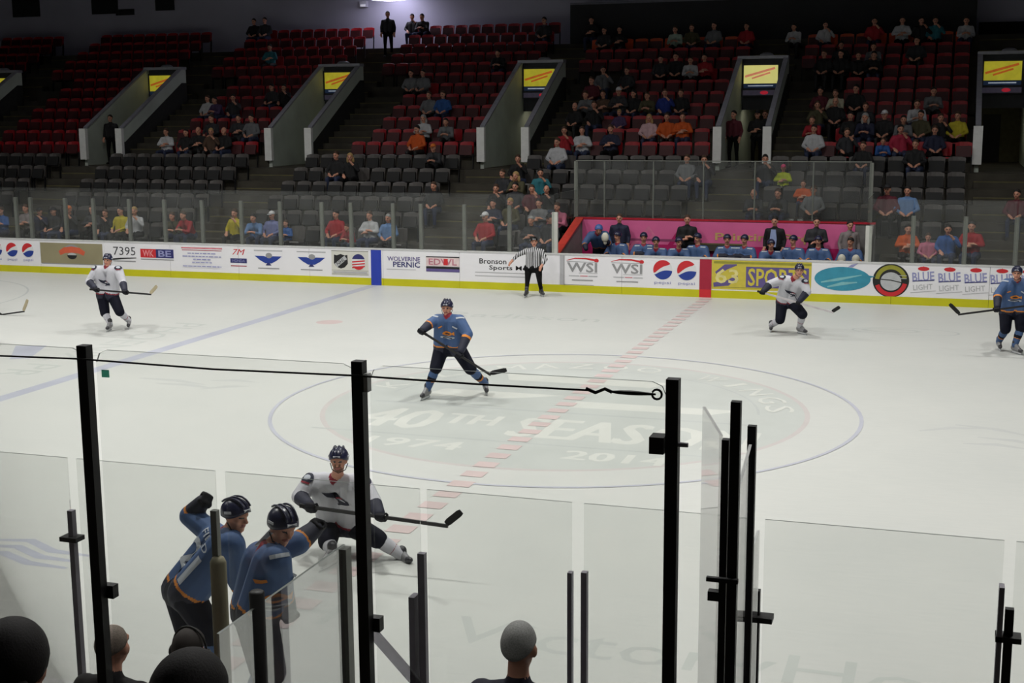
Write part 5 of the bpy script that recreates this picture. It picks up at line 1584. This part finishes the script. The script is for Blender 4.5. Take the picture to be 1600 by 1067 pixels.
def seat_mesh(name, m, open_):
    mb = MB(); w = .225
    prof = [(.0, .46), (.035, .70), (.06, .845), (.085, .85), (.10, .84), (.075, .69), (.04, .46)]
    n = 4
    for k in range(n):        # shallow curved back shell
        a, b = -w + 2 * w * k / n, -w + 2 * w * (k + 1) / n
        ca, cb = .05 * (1 - (a / w) ** 2), .05 * (1 - (b / w) ** 2)
        va = [(a, y + ca - .05, z - (.03 if abs(a) > .2 and z > .8 else 0)) for y, z in prof]; vb = [(b, y + cb - .05, z - (.03 if abs(b) > .2 and z > .8 else 0)) for y, z in prof]
        q = len(prof); fs = [(i, (i + 1) % q, (i + 1) % q + q, i + q) for i in range(q)]
        if k == 0: fs.append(tuple(range(q))[::-1])
        if k == n - 1: fs.append(tuple(range(q, 2 * q)))
        mb.add(va + vb, fs)
    if open_:
        mb.prism([(-.42, .40), (-.40, .44), (-.05, .42), (-.05, .38)], 0, -w + .01, w - .01)
    else:
        mb.prism([(-.13, .42), (-.17, .44), (-.10, .74), (-.06, .73)], 0, -w + .02, w - .02, 1)
    for s in (-1, 1):
        mb.prism([(-.10, 0), (-.03, 0), (.02, .55), (-.06, .48)], 0, s * w - .012 + (.012 if s < 0 else -.012), s * w + .012 + (.012 if s < 0 else -.012), 2)
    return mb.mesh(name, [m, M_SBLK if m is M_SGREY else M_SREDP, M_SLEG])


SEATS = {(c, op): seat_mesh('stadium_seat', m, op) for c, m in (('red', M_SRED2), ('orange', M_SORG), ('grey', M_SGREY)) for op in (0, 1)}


def px_of(q):
    d = np.array(q) - CAM; z = d @ _f
    return W_PX / 2 + F_PX * (d @ _r) / z, H_PX / 2 - F_PX * (d @ _u) / z, z


PITCH_S = .53
allseats = []
for i in range(18):
    for k in range(-1, len(TUN)):
        t0 = TUN[k] if k >= 0 else -34.5; t1 = TUN[k + 1] if k + 1 < len(TUN) else 15
        if k == len(TUN) - 1: continue
        lo, hi = (t0 + .85, t1 - .85) if i < 6 else ((t0 + 2.40, t1 - .82) if i <= 12 else (t0 + .76, t1 - .76))
        if i == 6: lo = t0 + 2.2
        n = int((hi - lo) / PITCH_S); off = lo + ((hi - lo) - n * PITCH_S) / 2 + PITCH_S / 2
        for j in range(n):
            x = off + j * PITCH_S
            if i < 2 and -4.55 < x < 4.3: continue
            if i > 15 and x > -8.4: continue
            q = px_of((x, row_y(i), tread(i) + .7))
            if q[0] < -25 or q[0] > 1625 or q[1] < -12: continue
            allseats.append((q[2], i, k, j, x, 'grey' if i < 6 else ('orange' if i == 15 and x > -7.9 else 'red')))
allseats.sort()
cnt = {}
rest = {}
items = []
for dist, i, k, j, x, c in allseats:
    fam = 'grey' if c == 'grey' else 'red'
    op = 1 if any(abs(x - s) < .30 for s in occupied.get(i, ())) else 0
    cnt[fam] = cnt.get(fam, 0) + 1
    if cnt[fam] <= 300:
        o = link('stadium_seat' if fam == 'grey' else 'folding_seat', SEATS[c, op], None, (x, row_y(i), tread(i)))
        tag(o, None, 'seat', f'{fam} stadium seats in the far stand')
        o['label'] = f'{c} seat, {ORD[j]} from the left, {row_name(i)}, {section(x)}'
    else:
        rest.setdefault(c, []).append((x, row_y(i), tread(i), op))
if rest:
    mb = MB(); ml = []
    for c, L in rest.items():
        for x, y, z, op in L:
            me = SEATS[c, op]
            for mm in me.materials:
                if mm not in ml: ml.append(mm)
            o_ = len(mb.v); mb.v += [(v.co.x + x, v.co.y + y, v.co.z + z) for v in me.vertices]
            mb.f += [tuple(q + o_ for q in p.vertices) for p in me.polygons]; mb.m += [ml.index(me.materials[p.material_index]) for p in me.polygons]
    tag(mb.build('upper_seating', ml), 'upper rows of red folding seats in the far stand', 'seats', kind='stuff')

# ---- people on the camera side
def near_person(label, kind, loc, rz, top, hair, hair_col, head_top=None, long=False, headset=False, bald=False, group=None, scale=1.0):
    J = seated(0) if kind == 'sit' else standing(0)
    F = V((0, -1, 0))
    tm = dict(skin=SKIN, lip=LIP, eye=EYE, beard=BEARD, top=top, legs=JEANS, shoe=SHOE)
    me = blob('person', plain_prims(J, F, None, 1.12), .011, tm)
    o = link('person', me, None, loc, rz); o.scale = (scale,) * 3; tag(o, label, 'person', group)
    hc = J['head']; U = V((0, 0, 1)); hm = mat(hair, hair_col, 0.75, var=0.3, scale=160, bump=0.12)
    if bald: shell(hc + U * .026 - F * .014, F, U, (.086, .107, .102), 12, 95, 118, .006, 24, 10).build('hair', hm, o, True)
    elif long:
        mb = shell(hc + U * .034 - F * .016, F, U, (.100, .122, .118), 62, 118, 135, .012, 26, 12)
        mb.ell(hc - F * .075 - U * .08, (.098, .06, .15), None, 16, 12); mb.build('hair', hm, o, True)
    else: shell(hc + U * .034 - F * .010, F, U, (.087, .109, .110), 60, 86, 122, .009, 26, 11).build('hair', hm, o, True)
    if headset:
        hs = MB().tube([hc + V((.105 * math.cos(a), 0, .02 + .13 * math.sin(a))) for a in np.linspace(0, math.pi, 12)], .006, 6).build('headset', M_NPOST, o, True)
        for s in (-1, 1): MB().tube([hc + V((s * .085, 0, 0)), hc + V((s * .115, 0, 0))], [.036, .032], 12).build('ear_cup', M_NPOST, hs, True)
    return o


NAVY_T = mat('navy_shirt', (24, 24, 44), 0.8, var=0.1); DK_T = mat('dark_shirt', (22, 21, 24), 0.85, var=0.1); GRY_T = mat('charcoal_shirt', (50, 50, 56), 0.85, var=0.1)
PI = math.pi
near_person('grey haired man in navy shirt standing in the officials box, back turned', 'stand', (3.82, -1.02, .45), PI, NAVY_T, 'hair_silver', (150, 150, 148), group='people in the officials box')
near_person('balding man seated in the officials box beside the leftmost black post', 'sit', (1.44, -1.12, .55), PI, DK_T, 'hair_greybrown', (120, 108, 98), bald=True, group='people in the officials box')
near_person('dark haired man with headset seated in the officials box', 'sit', (1.86, -1.02, .53), PI, GRY_T, 'hair_dark_brown', (40, 32, 28), headset=True, group='people in the officials box')
near_person('dark haired spectator at the bottom left corner, seen from behind', 'sit', (3.26, -4.05, 1.89), PI + .1, DK_T, 'hair_black', (24, 20, 20), long=True, group='spectators in front of the camera')
near_person('dark haired spectator beside the corner one, nearer the divider, from behind', 'sit', (3.80, -4.05, 1.87), PI - .1, DK_T, 'hair_black', (24, 20, 20), long=True, group='spectators in front of the camera')
for x in (3.26, 3.80):
    o = link('stadium_seat', SEATS['grey', 1], None, (x, -4.02, 1.89), PI)
    tag(o, 'grey seat under the ' + ('corner spectator' if x < 3.5 else 'second near spectator') + ' on the camera side', 'seat')
for x in (1.44, 1.86):
    st_ = thing('stool', 'dark stool under the ' + ('balding man' if x < 1.6 else 'man with the headset') + ' in the officials box', 'stool', (x, -0.90, .45), 'stools in the officials box')
    part('seat', MB().lathe((x, -0.90, .84), [(0, .05), (.15, .05), (.17, .03), (.17, .0), (0, 0)], 14), M_SBLK, st_, True)
    for a in range(4):
        part('leg', MB().tube([(x + .10 * math.cos(a * PI / 2 + .8), -0.90 + .10 * math.sin(a * PI / 2 + .8), .84), (x + .16 * math.cos(a * PI / 2 + .8), -0.90 + .16 * math.sin(a * PI / 2 + .8), .45)], .012, 6), M_SLEG, st_)

# ---- small things left about
bk = thing('popcorn_bucket', 'yellow bucket on the fan row beside the royal blue fan', 'bucket', (at(1001, 186, row_y(8)).x, row_y(8) - .62, tread(8)))
part('pail', MB().lathe(V(bk.location), [(0, 0), (.11, 0), (.15, .27), (.16, .28), (.14, .27), (.10, .02), (0, .02)], 16), mat('bucket_yellow', (212, 196, 40), 0.5), bk, True)
part('rim', MB().lathe(V(bk.location) + V((0, 0, .265)), [(.152, 0), (.165, .01), (.165, .025), (.150, .025)], 16), mat('bucket_rim', (190, 172, 30), 0.5), bk, True)
bpy.data.scenes.remove(TMP)
